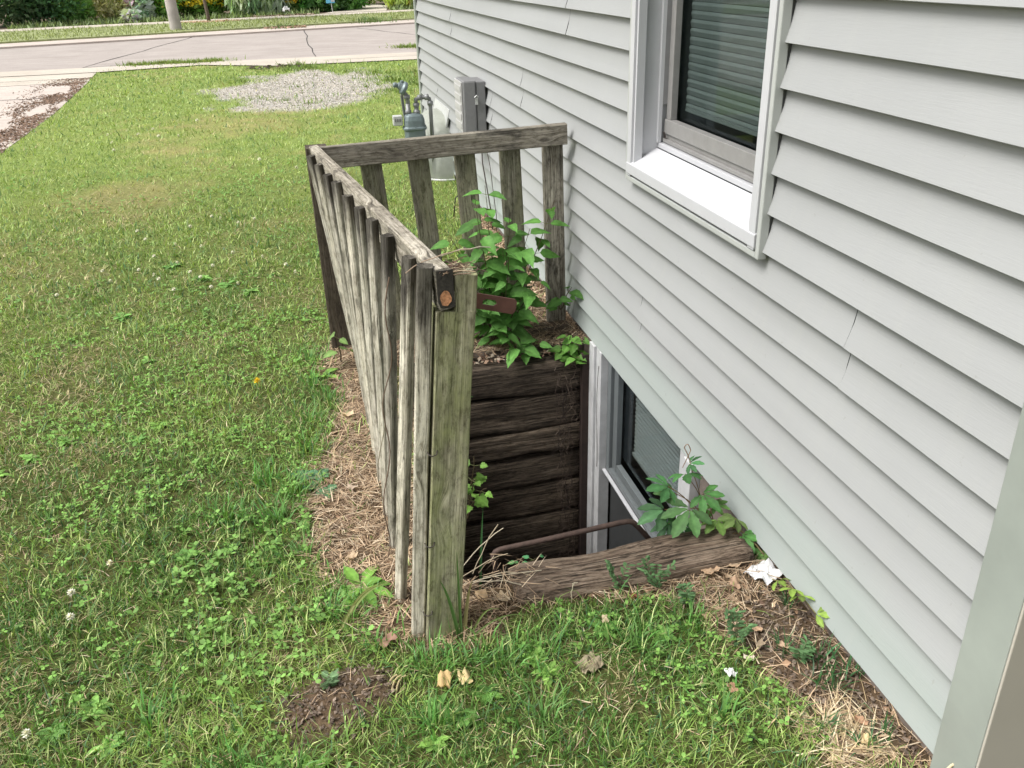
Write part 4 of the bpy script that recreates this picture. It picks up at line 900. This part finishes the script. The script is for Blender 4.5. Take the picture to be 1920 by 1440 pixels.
sm.tube(curve_pts((-.08, 1.99, .0), (.01, 1.82, .02), .05, 8), .0022, 6, (.20,.16,.08))
sm.build('stem', M_LEAF, vc); lm.build('leaves', M_LEAF, vc, smooth=True)
sm = MB(); lm = MB()
v2 = empty('creeper_shoot', (.0, 1.70, .0), 'thin yellow green creeper shoot climbing beside the white paper', 'vine')
P = curve_pts((-.03, 1.75, .0), (-.01, 1.52, .06), .03, 8); sm.tube(P, .0014, 5, (.22,.2,.08))
for i in (2, 4, 5, 7): palmate(lm, sm, P[i], (random.uniform(-1, .3), -.5, .3), (-.3, -.4, 1), .045, (.24,.36,.07), 3)
sm.build('stem', M_LEAF, v2); lm.build('leaves', M_LEAF, v2, smooth=True)
# wispy weeds in front of the timber
def wisp(x, y, h, n, label, colr=(.10,.19,.08)):
    root = empty('wispy_weed', (x, y, 0), label, 'weed'); sm = MB(); lm = MB()
    for i in range(n):
        a = random.uniform(0, 6.28); tp = Vector((x+math.cos(a)*h*.35, y+math.sin(a)*h*.35, h*random.uniform(.6, 1.1))); P = curve_pts((x, y, 0), tp, .01, 7, .001)
        sm.tube(P, .0009, 4, (.14,.17,.08))
        for j in range(1, 7):
            for s in (-1, 1):
                b = a+s*1.3+random.uniform(-.4, .4); leafgeo(lm, P[j], (math.cos(b), math.sin(b), .3), (0, -.2, 1), .022*random.uniform(.6, 1.2), .008, colr, .1, .1, 0, 'leaflet', 4)
    sm.build('stem', M_LEAF, root); lm.build('leaves', M_LEAF, root)
wisp(-.43, 1.80, .08, 4, 'wispy grey green weed against the middle of the near timber'); wisp(-.33, 1.78, .12, 6, 'taller wispy weed in front of the right part of the near timber')
wisp(-.28, 1.69, .06, 4, 'low branching weed in the grass below the near timber'); wisp(-.22, 1.52, .09, 6, 'low grey green weed on the bare soil by the wall'); wisp(-1.22, 1.63, .05, 4, 'little pale weed standing on the soil mound', (.15,.25,.12))
wisp(-.10, 1.43, .06, 4, 'small thin weed on the soil nearest the siding')
# long grass blades by the post foot
mb = MB()
def longblade(p0, p1, wd, colr, sag=.03):
    P = curve_pts(p0, p1, sag, 8); V = []; sdir = (Vector(p1)-Vector(p0)).cross(Vector((0, -1, .3))).normalized()
    for i, p in enumerate(P): k = wd*(1-(i/7)**2)*.5+.0002; V += [tuple(p-sdir*k), tuple(p+Vector((0, .0015, 0))), tuple(p+sdir*k)]
    mb.add(V, [(3*i+j, 3*i+j+1, 3*i+4+j, 3*i+3+j) for i in range(7) for j in (0, 1)], colr)
for a, b, wd, c in [((-.885,1.725,.0),(-.925,1.72,.20),.009,(.10,.19,.06)),((-.88,1.725,.0),(-.88,1.715,.28),.007,(.10,.18,.06)),((-.87,1.74,0),(-.84,1.75,.16),.010,(.35,.30,.15)),((-.85,1.74,.0),(-.78,1.72,.08),.006,(.2,.26,.09)),((-.76,2.12,-.2),(-.742,2.1,.13),.008,(.09,.22,.10)),((-.86,1.72,.0),(-.70,1.73,.035),.005,(.15,.22,.07)),((-1.17,1.86,0),(-1.04,1.90,.08),.010,(.28,.33,.12)),((-1.18,1.84,0),(-1.06,1.93,.06),.009,(.36,.36,.16))]: longblade(a, b, wd, c)
tag(mb.build('long_grass', M_GRASS), 'a few long grass blades around the foot of the near post', 'grass', kind='stuff')
mb = MB()
for a, b in [((-.86,1.95,.0),(-.70,1.98,.05)),((-.84,2.0,0),(-.70,2.03,.10)),((-.80,1.98,.0),(-.72,2.0,.14)),((-.88,1.93,.0),(-.62,1.90,.035)),((-.78,1.93,.02),(-.66,1.88,.04)),((-.82,1.90,.03),(-.69,1.86,.03)),((-.57,1.79,.0),(-.565,1.79,.065)),((-.565,1.79,.04),(-.553,1.79,.06)),((-.78,2.0,-.02),(-.75,1.93,.07)),((-.20,1.78,.02),(-.02,1.77,.045)),((-.16,1.80,.02),(-.0,1.70,.03))]:
    mb.tube(curve_pts(a, b, .012, 7, .002), .0013, 5, random.choice([(.5,.42,.3),(.38,.29,.2),(.6,.53,.4)]))
for i in range(3): mb.tube([(-1.035+.03*math.cos(t)-.01*i, 1.553+.055*math.sin(t)+.004*i, .014+.012*math.sin(t)) for t in np.linspace(1.6, 5.0, 12)], .0022, 6, (.48,.40,.22))
mb.tube([(.0-.028*math.cos(t), 1.02, .03+.06*math.sin(t)) for t in np.linspace(.1, 2.6, 12)], .0028, 6, (.62,.52,.34))
tag(mb.build('dry_stalks', M_STRAW), 'pale dry stalks arching over the straw and the timber end', 'stalks', kind='stuff')

# dandelion puff and clover flowers
def flower_head(name, p, r, colr, stalk, label, cat='flower', group=None):
    root = empty(name, (p[0], p[1], 0), label, cat, group); mb = MB()
    for i in range(26):
        a = i*2.4; zz = 1-1.6*i/26; rr = math.sqrt(max(0, 1-zz*zz)); d = Vector((rr*math.cos(a), rr*math.sin(a), zz)); c = Vector(p)
        leafgeo(mb, c, d, (.3, .2, 1), r, r*.5, colr, 0, .1, 0, 'leaflet', 3)
    mb.build('head', M_PETAL, root); s = MB(); s.tube(curve_pts(stalk, p, .01, 5), .0009, 4, (.22,.14,.07) if colr[2] > .4 and group is None else (.1,.17,.05)); s.build('stem', M_LEAF, root)
    return root
flower_head('white_flower', (-1.80, 2.24, .045), .010, (.72,.68,.55), (-1.66, 2.22, .02), 'whitish spent flower head on a long reddish stem in the near lawn')
flower_head('yellow_flower', (-1.42, 3.36, .05), .016, (.75,.55,.03), (-1.42, 3.36, .0), 'single yellow dandelion flower in the lawn left of the railing')
f0 = flower_head('clover_flower', (-1.79, 5.38, .06), .012, (.66,.64,.56), (-1.79, 5.38, .0), 'small white clover flower head standing in the lawn', group='white clover flowers in the lawn')
cl_xy = [(-1.9,5.9),(-1.78,6.1),(-1.72,6.05),(-2.15,5.7),(-1.97,4.84),(-2.0,4.9),(-2.22,5.87),(-1.87,4.63),(-2.23,4.92),(-1.55,4.66),(-1.43,5.1),(-1.7,5.0),(-1.75,4.8),(-1.6,5.2),(-2.05,5.3),(-1.9,5.1),(-1.82,4.95),(-1.68,4.6),(-1.5,6.0),(-1.6,5.9),(-2.3,5.1),(-2.1,5.05),(-1.3,4.9),(-1.25,4.75),(-2.45,4.7),(-1.95,5.5),(-1.88,2.13),(-1.86,2.02),(-1.87,1.62),(-2.9,9.2),(-2.7,9.5),(-2.5,9.4),(-2.6,9.8),(-2.3,9.3),(-3.0,9.6),(-2.2,10.2),(-2.8,8.7),(-1.2,7.4),(-.9,7.9),(-1.5,7.8)]
for x, y in cl_xy:
    r_ = f0.copy(); C.objects.link(r_); r_.location = (x, y, random.uniform(-.02, .0)); r_.rotation_euler = (0, 0, random.uniform(0, 6)); s = 1 if y < 7 else 1.5; r_.scale = (s, s, s)
    for ch in f0.children:
        c_ = ch.copy(); C.objects.link(c_); c_.parent = r_

# paper and fallen leaves
def crumple(name, c, sx, sy, amp, seed, m, label, cat, yaw=0, n=10, group=None, colr=None, curl=0):
    mb = MB(); V = []; F = []
    for i in range(n+1):
        for j in range(n+1):
            u, v = i/n-.5, j/n-.5; ed = 1+.10*mn.noise(Vector((u*5+seed, v*5, 3)))
            x = u*sx*ed; y = v*sy*ed; z = amp*(mn.noise(Vector((u*3+seed, v*3, 0)))+.6*abs(mn.noise(Vector((u*7, v*7+seed, 1)))))+curl*(u*u)*sx
            V.append((c[0]+x*math.cos(yaw)-y*math.sin(yaw), c[1]+x*math.sin(yaw)+y*math.cos(yaw), c[2]+z+amp*.6))
    for i in range(n):
        for j in range(n): F.append((i*(n+1)+j, (i+1)*(n+1)+j, (i+1)*(n+1)+j+1, i*(n+1)+j+1))
    mb.add(V, F, colr); o = mb.build(name, m, smooth=colr is not None); return tag(o, label, cat, group)
crumple('paper_scrap', (-.032, 1.742, .012), .085, .075, .022, 4.2, M_PAPER, 'white torn paper scrap lying on straw beside the siding', 'paper', .5)
crumple('paper_bit', (-.288, 1.42, .02), .02, .026, .012, 9.2, M_PAPER, 'tiny white crumpled bit in the grass near the bare soil', 'paper', .2)
crumple('stone', (-.60, 1.545, .003), .06, .05, .018, 2.2, simple('stone_tan', (.24,.20,.13), .9, var=.2, scale=60), 'flat tan stone half hidden in the grass before the timber', 'stone', .4)
random.seed(5)
spots = [(-1.065,1.745,.045,(.30,.18,.13),'pinkish brown fallen leaf left of the first baluster'),(-.95,1.565,.05,(.50,.36,.17),'tan curled leaf in the grass below the near post'),(-.90,1.56,.045,(.58,.46,.24),'yellowish fallen leaf in the grass right of the post foot'),(-.40,1.745,.03,(.22,.08,.04),'dark reddish brown leaf under the near timber'),(-.51,1.68,.03,(.55,.44,.3),'pale curled leaf in the grass under the timber middle'),(-.15,1.55,.025,(.5,.34,.22),'small light brown leaf on the soil by the wall'),(-.17,1.50,.025,(.52,.4,.28),'narrow pale leaf on the bare soil'),(-.22,1.46,.025,(.6,.52,.42),'cream coloured leaf flake on the soil'),(-.12,1.475,.03,(.45,.32,.22),'brown folded leaf beside the weed on the soil'),(-.09,1.17,.03,(.58,.45,.25),'round yellow brown leaf in the straw heap at the corner'),(-.07,1.22,.03,(.40,.24,.15),'reddish leaf against the wall near the straw heap'),(-1.13,2.12,.035,(.48,.36,.24),'light brown leaf in the straw beside the balusters'),(-1.10,2.5,.035,(.42,.33,.25),'greyish leaf in the middle of the straw strip'),(-.30,1.385,.03,(.38,.22,.14),'brown leaf below the tiny white bit'),(-1.08,3.02,.04,(.55,.42,.27),'tan leaf lying by the far balusters'),(-.17,1.79,.05,(.45,.31,.2),'large curled brown leaf in front of the timber end'),(-.10,1.80,.05,(.5,.36,.24),'folded tan leaf left of the white paper'),(-.13,1.72,.04,(.36,.24,.16),'brown leaf below the folded tan leaf'),(-.80,1.85,.045,(.48,.34,.2),'orange tan leaf curl right of the near post'),(-.745,1.83,.04,(.52,.4,.26),'pale leaf curl where the timber end meets the straw')]
for i, (x, y, s, c, lab) in enumerate(spots):
    crumple('fallen_leaf', (x, y, float(gh(np.array([x]), np.array([y]))[0])+.012), s, s*.62, s*.3, i*3.7, M_DRY, lab, 'fallen leaf', random.uniform(0, 6), 6, 'fallen leaves on the ground', c, .4)

# ------------------------------------------------------------------ utilities on the wall
nid = empty('utility_box', (0, 5.5, .5), 'grey utility box mounted on the siding beyond the railing', 'utility box')
mb = MB(); mb.box((-.056, 5.505, .58), (.002, 5.74, .893)); mb.build('back_box', M_BOXD, nid, bevel=.006)
mb = MB(); mb.box((-.140, 5.498, .585), (-.0585, 5.748, .900)); 
cov = mb.build('cover', M_BOXD, nid, bevel=.010)
mb = MB(); mb.box((-.150, 5.51, .595), (-.1415, 5.736, .893)); 
for k in range(5): mb.box((-.155, 5.52, .615+k*.055), (-.1505, 5.726, .650+k*.055))
mb.build('front_ribs', M_BOXL, cov, bevel=.004)
mb = MB(); mb.box((-.066, 5.488, .76), (-.050, 5.497, .80)); mb.tube([(-.060, 5.488, .792), (-.072, 5.482, .805), (-.060, 5.480, .815), (-.050, 5.485, .805)], .004, 6); mb.build('latch', M_METW, nid)
mb = MB(); mb.tube([(-.03, 5.55, .60), (-.035, 5.50, .40), (-.025, 5.35, .15), (-.02, 5.33, .02)], .004, 6); mb.tube([(-.02, 5.53, .60), (-.008, 5.40, .40), (-.006, 5.27, .12), (-.008, 5.26, .0)], .0025, 6)
mb.tube([(-.05, 5.6, .60), (-.06, 5.65, .40), (-.08, 5.75, .22), (-.17, 5.80, .12), (-.19, 5.80, -.01)], .004, 6); mb.build('cable', M_WIRE, nid, smooth=True)
gmr = empty('gas_meter', (-.28, 6.95, 0), 'blue grey gas meter on pipes standing by the siding beyond the railing', 'gas meter')
mb = MB()
def loft(mb, rings, cx, cy):
    V = []; n = 20
    for (hx, hy, z) in rings:
        for k in range(n):
            th = 2*math.pi*k/n; c, s = math.cos(th), math.sin(th); r = 1/(abs(c)**4+abs(s)**4)**.25; V.append((cx+r*c*hx, cy+r*s*hy, z))
    m_ = len(rings); F = [(i*n+k, i*n+(k+1) % n, (i+1)*n+(k+1) % n, (i+1)*n+k) for i in range(m_-1) for k in range(n)]+[tuple(range(n))[::-1], tuple((m_-1)*n+k for k in range(n))]
    mb.add(V, F)
loft(mb, [(.070,.05,.22),(.078,.06,.24),(.080,.062,.355),(.092,.072,.362),(.092,.072,.376),(.080,.065,.382),(.078,.062,.43),(.068,.055,.462),(.045,.04,.476),(.02,.02,.480)], -.272, 6.95)
for a in range(12): mb.lathe([(.006, 0), (.006, .012)], (-.272+.085*math.cos(a*.5236), 6.95+.065*math.sin(a*.5236), .376), n=6)
mb.build('body', M_METER, gmr, smooth=False, bevel=.003)
mb = MB(); mb.box((-.435, 6.92, .395), (-.362, 6.985, .468)); ix = mb.build('index_box', M_METW, gmr, bevel=.006)
mb = MB(); [mb.box((-.425+i*.018, 6.9165, .425), (-.413+i*.018, 6.9195, .447)) for i in range(3)]; mb.build('dial', M_BOXD, ix)
mb = MB(); mb.lathe([(.02,0),(.024,.01),(.024,.025),(.018,.03),(.018,.075)], (-.312, 6.95, .476)); mb.lathe([(.026,0),(.026,.02),(.018,.024),(.018,.05),(.024,.052),(.024,.075)], (-.248, 6.95, .476))
mb.tube([(-.312,6.95,.53),(-.312,6.95,.60),(-.322,6.95,.618),(-.345,6.95,.636)], .017, 10); mb.lathe([(.024,0),(.024,.03)], (-.315,6.95,.585))
mb.tube([(-.248,6.95,.54),(-.248,6.95,.580),(-.225,6.95,.590),(-.165,6.95,.590),(-.145,6.95,.578),(-.140,6.95,.55),(-.140,6.95,.0)], .015, 10)
mb.lathe([(.022,0),(.022,.03)], (-.14,6.95,.53)); mb.lathe([(.021,0),(.021,.03)], (-.235,6.95,.59), (1,0,0)); mb.lathe([(.022,0),(.022,.03)], (-.18,6.95,.59), (1,0,0))
mb.tube([(-.345,6.95,.636),(-.345,7.03,.60),(-.320,7.04,.3),(-.320,7.04,-.04)], .012, 8)
mb.build('pipe', M_PIPE, gmr, smooth=True)
mb = MB(); mb.lathe([(.02,-.02),(.048,-.012),(.050,0),(.048,.012),(.03,.022),(.022,.05),(.018,.052)], (-.335,6.95,.665), (-.75,-.15,.45), 20); mb.lathe([(.018,0),(.02,.02),(.012,.03)], (-.385,6.94,.690), (-1,0,.1), 14); mb.lathe([(.014,0),(.014,.03)], (-.345,6.95,.69), (0,0,1), 12)
mb.build('regulator', M_METER, gmr, smooth=True, bevel=.002)
gmr.location.z += .035
# clear window-well cover
mb = MB(); V = []; F = []; n, m_ = 16, 9
for i in range(n+1):
    a = math.pi*i/n
    for j in range(m_+1):
        t = j/m_; b = t*math.pi/2; rr = math.cos(b)**.55
        V.append((-.26*math.sin(a)**.7*rr+.004 if j < m_ else -.02*math.sin(a), 7.36-.50*math.cos(a)*(rr if j < m_ else .05), .46*math.sin(b)**1.0))
for i in range(n):
    for j in range(m_): F.append((i*(m_+1)+j, (i+1)*(m_+1)+j, (i+1)*(m_+1)+j+1, i*(m_+1)+j+1))
mb.add(V, F)
wc = empty('window_well_cover', (-.1, 7.36, 0), 'cloudy clear plastic dome cover over a basement window beyond the railing', 'window well cover')
mb.build('dome', M_PLASTIC, wc, smooth=True)
mb = MB(); mb.tube([(-.28*math.sin(a)**.7 if 0 < a < 3.14 else 0, 7.36-.52*math.cos(a), .006) for a in np.linspace(0, math.pi, 24)], .010, 6); mb.build('rim', M_METW, wc)
mb = MB(); mb.box((-.012, 7.0, -.2), (.0, 7.7, .30), M=Matrix.Translation((-.05, 0, .22)) @ Matrix.Rotation(R(14), 4, 'Y')); mb.build('support_panel', M_METW, wc)

# ------------------------------------------------------------------ across the street
def cloud(mb, c, rad, n, s, colr, var=.3, up=.0, fill=.4, tall=False):
    u = RNG.normal(size=(n, 3)); u /= np.linalg.norm(u, axis=1)[:, None]
    r = RNG.uniform(fill, 1, n)**.6*(.78+.44*fbm(u[:, 0]*2.3+c[0], u[:, 1]*2.3+u[:, 2]*1.9+c[1], int(abs(c[0])*7)+1, 3)); p = np.array(c)+u*r[:, None]*np.array(rad); k = p[:, 2] > .08; p = p[k]; n = len(p)
    a = RNG.normal(size=(n, 3)); a[:, 2] = a[:, 2]*.6+up*2; a /= np.linalg.norm(a, axis=1)[:, None]; b = np.cross(a, RNG.normal(size=(n, 3))); b /= np.linalg.norm(b, axis=1)[:, None]
    ss = s*RNG.uniform(.5, 1.3, n)[:, None]; w2 = .22 if tall else .5
    V = np.stack([p-a*ss, p+b*ss*w2, p+a*ss, p-b*ss*w2], 1).reshape(-1, 3); cc = np.repeat(np.array(colr)*RNG.uniform(1-var, 1+var, (n, 1)), 4, 0)
    mb.V.append(V); mb.C.append(cc); i = np.arange(n)*4+mb.n; mb.F += np.stack([i, i+1, i+2, i+3], 1).tolist(); mb.n += n*4
def bush(name, x, y, rx, ry, h, colr0, label, cat='shrub', s=.09, n=3200, flowers=None, up=0, tall=False, group=None):
    root = empty(name, (x, y, .085), label, cat, group); colr = tuple(min(.6, q*3.3) for q in colr0)
    t = MB()
    for k in range(7):
        a = random.uniform(0, 6.28); t.tube([(x+.08*math.cos(a), y+.08*math.sin(a), .05), (x+rx*.35*math.cos(a), y+ry*.35*math.sin(a), h*.45), (x+rx*.6*math.cos(a), y+ry*.6*math.sin(a), h*.85)], [.022, .014, .006], 5)
    t.build('stem', M_BARK, root)
    mb = MB()
    for k in range(6):
        a = k*1.05+random.random(); f_ = .45 if k else 0
        cloud(mb, (x+rx*f_*math.cos(a), y+ry*f_*math.sin(a), h*(.44+.16*random.random())), (rx*random.uniform(.5, .72), ry*random.uniform(.5, .72), h*random.uniform(.42, .56)), n//6, s, tuple(q*random.uniform(.8, 1.2) for q in colr), .35, up, tall=tall)
    mb.build('foliage', M_BUSH, root)
    if flowers:
        fm = MB(); cloud(fm, (x, y-ry*.75, .80), (rx*.9, ry*.35, .42), flowers[1]*2, .06, flowers[0], .2); fm.build('flowers', M_PETAL, root)
    return root
random.seed(3)
bush('dark_shrub', -8.6, 31.3, 1.5, 1.1, 2.6, (.030,.062,.032), 'dense dark green shrub at the far left across the street', s=.085, n=9000)
bush('dark_shrub', -10.9, 31.0, 1.4, 1.1, 2.5, (.03,.06,.03), 'dark shrub beyond the left edge across the street', s=.085, n=4000)
bush('light_shrub', -6.45, 32.1, 1.15, .9, 1.6, (.17,.26,.10), 'light green feathery plant right of the dark shrub', s=.10, n=3600, up=.4, tall=True)
bush('white_flower_shrub', -7.2, 34.4, 1.6, .8, 2.3, (.07,.13,.05), 'green shrub with white flower clusters behind the light plant', flowers=((.7,.7,.62), 260))
bush('garden_plant', -7.5, 31.6, .7, .5, .8, (.09,.16,.05), 'low green plants at the foot of the dark shrub', n=1800)
bush('milkweed', -5.55, 31.6, .40, .35, 1.3, (.20,.27,.17), 'greyish broad leaved plant left of the yellow flowers', s=.14, n=900)
bush('milkweed', -5.75, 30.75, .28, .22, .45, (.26,.34,.24), 'small pale broad leaved plant at the pavement edge', s=.12, n=350)
bush('garden_plant', -4.95, 32.2, .7, .6, 1.6, (.10,.17,.05), 'mid green plant between the pale leaves and the pole', s=.11, n=2200, flowers=((.6,.5,.1), 60))
bush('yellow_flower_clump', -4.15, 32.6, 1.1, .8, 1.5, (.07,.12,.03), 'yellow flowering clump left of the utility pole', s=.1, n=2600, flowers=((.85,.68,.05), 420))
bush('yellow_flower_clump', -3.35, 32.7, .8, .7, 1.45, (.07,.12,.03), 'yellow flowering clump between the pole and the thin tree', s=.1, n=2200, flowers=((.85,.68,.05), 260))
bush('grey_green_grass_clump', -2.45, 32.0, .6, .5, 1.5, (.12,.18,.11), 'tall grey green grass clump right of the thin tree', s=.22, n=1800, up=1.2, tall=True)
bush('grey_green_grass_clump', -1.75, 32.4, .7, .6, 1.3, (.17,.23,.13), 'pale grey green grass clump in the middle of the garden', s=.22, n=2000, up=1.2, tall=True)
bush('garden_plant', -2.1, 34.2, 1.6, .8, 2.0, (.08,.15,.05), 'leafy green plants behind the grass clumps', n=2600)
bush('orange_yellow_clump', -1.05, 32.9, .75, .6, 1.15, (.09,.15,.05), 'orange yellow flowering clump left of the dark green shrub', s=.1, n=1800, flowers=((.9,.60,.05), 420))
bush('deep_green_shrub', .05, 33.2, 1.0, .8, 1.4, (.045,.09,.03), 'deep green leafy shrub behind the small blue sign', s=.12, n=3600)
bush('deep_green_shrub', 1.05, 33.9, .8, .7, 1.5, (.08,.15,.04), 'mid green shrub left of the garden path', s=.13, n=2600)
bush('garden_plant', 3.0, 33.3, .9, .7, 1.5, (.15,.21,.06), 'yellow green tall plants right of the garden path', s=.18, n=2600, up=1, tall=True)
bush('garden_plant', 1.9, 37.5, 1.5, .9, 1.8, (.13,.21,.06), 'bright green plants at the back of the garden path', n=2400)
for i, x in enumerate((-9.5, -4.5, .3, 5.0, 8.6)):
    bush('hedge_shrub', x, 37.5+.6*(i % 2), 2.9, 1.4, 2.7, (.07,.13,.045), ('broad green hedge shrub behind the dark shrub', 'broad green hedge shrub behind the yellow flowers', 'broad green hedge shrub behind the blue sign', 'broad green hedge shrub hidden behind the house corner', 'broad green hedge shrub farther right behind the house')[i], n=3600, s=.16)
vx = RNG.uniform(-9, 5, 2600); vy = sy(vx)+1.25+np.abs(RNG.normal(0, .9, 2600))
k = ~((vx > -.1) & (vx < 2.3) & (vy < 36)); vx, vy = vx[k], vy[k]; n = len(vx)
tag(blades('garden_ground_cover', np.stack([vx, vy, np.full(n, .085)], 1), RNG.uniform(.06, .26, n), np.full(n, .06), RNG.uniform(0, 6.28, n), np.abs(RNG.normal(.4, .3, n)), np.full(n, .4), np.array([.24,.32,.14])*RNG.uniform(.4, 1.4, (n, 1)), M_GRASS, 3), 'low ground cover filling the garden bed between the shrubs', 'ground cover', kind='stuff')
chips('mulch_ring', 700, (-4.3, -2.3, 29.2, 30.1), lambda x, y: ((x+3.4)/.9)**2+((y-29.55)/.35)**2 < 1, .05, .12, ((.42,.27,.18),(.55,.4,.28)), 'tan wood mulch around the thin tree on the verge', z0=.09, cat='mulch')
mb = MB(); mb.tube([(-4.02,26.2,-.2),(-4.02,26.2,.1),(-4.03,26.2,.5),(-4.075,26.2,1.5),(-4.28,26.2,6.5),(-4.33,26.2,7.8)], [.155,.150,.142,.138,.12,.11], 18)
pr_ = empty('utility_pole', (-4.02, 26.2, .09), 'leaning bleached wooden utility pole on the verge across the street', 'utility pole'); mb.build('shaft', M_POLE, pr_, smooth=True)
mb = MB(); mb.box((-5.3, 26.14, 7.1), (-3.2, 26.24, 7.22)); mb.build('crossarm', M_POLE, pr_)
tr = empty('young_tree', (-3.42, 29.5, .09), 'thin dark trunked young tree behind the utility pole', 'tree')
mb = MB(); mb.tube([(-3.42,29.5,.0),(-3.43,29.5,.3),(-3.50,29.5,1.2),(-3.55,29.5,2.3),(-3.5,29.5,3.6)], [.065,.05,.045,.035,.015], 10); mb.build('trunk', M_BARK, tr, smooth=True)
mb = MB()
for k in range(5): cloud(mb, (-3.5+random.uniform(-.5, .5), 29.5+random.uniform(-.5, .5), 3.4+random.uniform(-.3, .8)), (.6,.6,.5), 500, .08, (.08,.15,.04), .3)
mb.build('crown', M_BUSH, tr)
sg = empty('yard_sign', (.27, 31.7, .085), 'small blue and white garden sign on a stake', 'sign')
mb = MB(); mb.tube([(.33,31.7,.0),(.30,31.7,.40)], .014, 6); mb.build('stake', M_METW, sg)
mb = MB(); mb.box((.14, 31.68, .40), (.42, 31.70, .62)); sp_ = mb.build('panel', M_SIGN, sg)
mb = MB(); mb.box((.25, 31.672, .50), (.38, 31.678, .58)); mb.box((.30, 31.671, .44), (.41, 31.677, .49)); mb.build('print', M_WHITE, sp_)
crumple('garden_ornament', (-1.15, 31.25, .16), .22, .18, .18, 3.3, M_PAPER, 'small white object lying at the edge of the garden bed', 'ornament', .3, 7)
chips('bed_debris', 500, (-2.3, -.3, 31.1, 31.7), lambda x, y: x < 9, .05, .16, ((.25,.18,.13),(.4,.32,.25),(.15,.1,.08)), 'dead stems and debris along the garden bed edge', z0=.09, cat='debris')
chips('verge_gap_debris', 220, (-1.75, -.7, 25.7, 26.25), lambda x, y: x < 9, .05, .15, ((.42,.27,.2),(.3,.2,.14)), 'brown debris in the broken curb opening', z0=.05, cat='debris')
tufts('curb_weeds', [(-1.3,26.0,2.5),(-1.1,26.0,2),(1.3,27.1,4),(.95,27.05,3),(1.1,27.1,3)], 60, .13, .03, (.14,.21,.08), 'weed clumps growing at the far curb', .2)
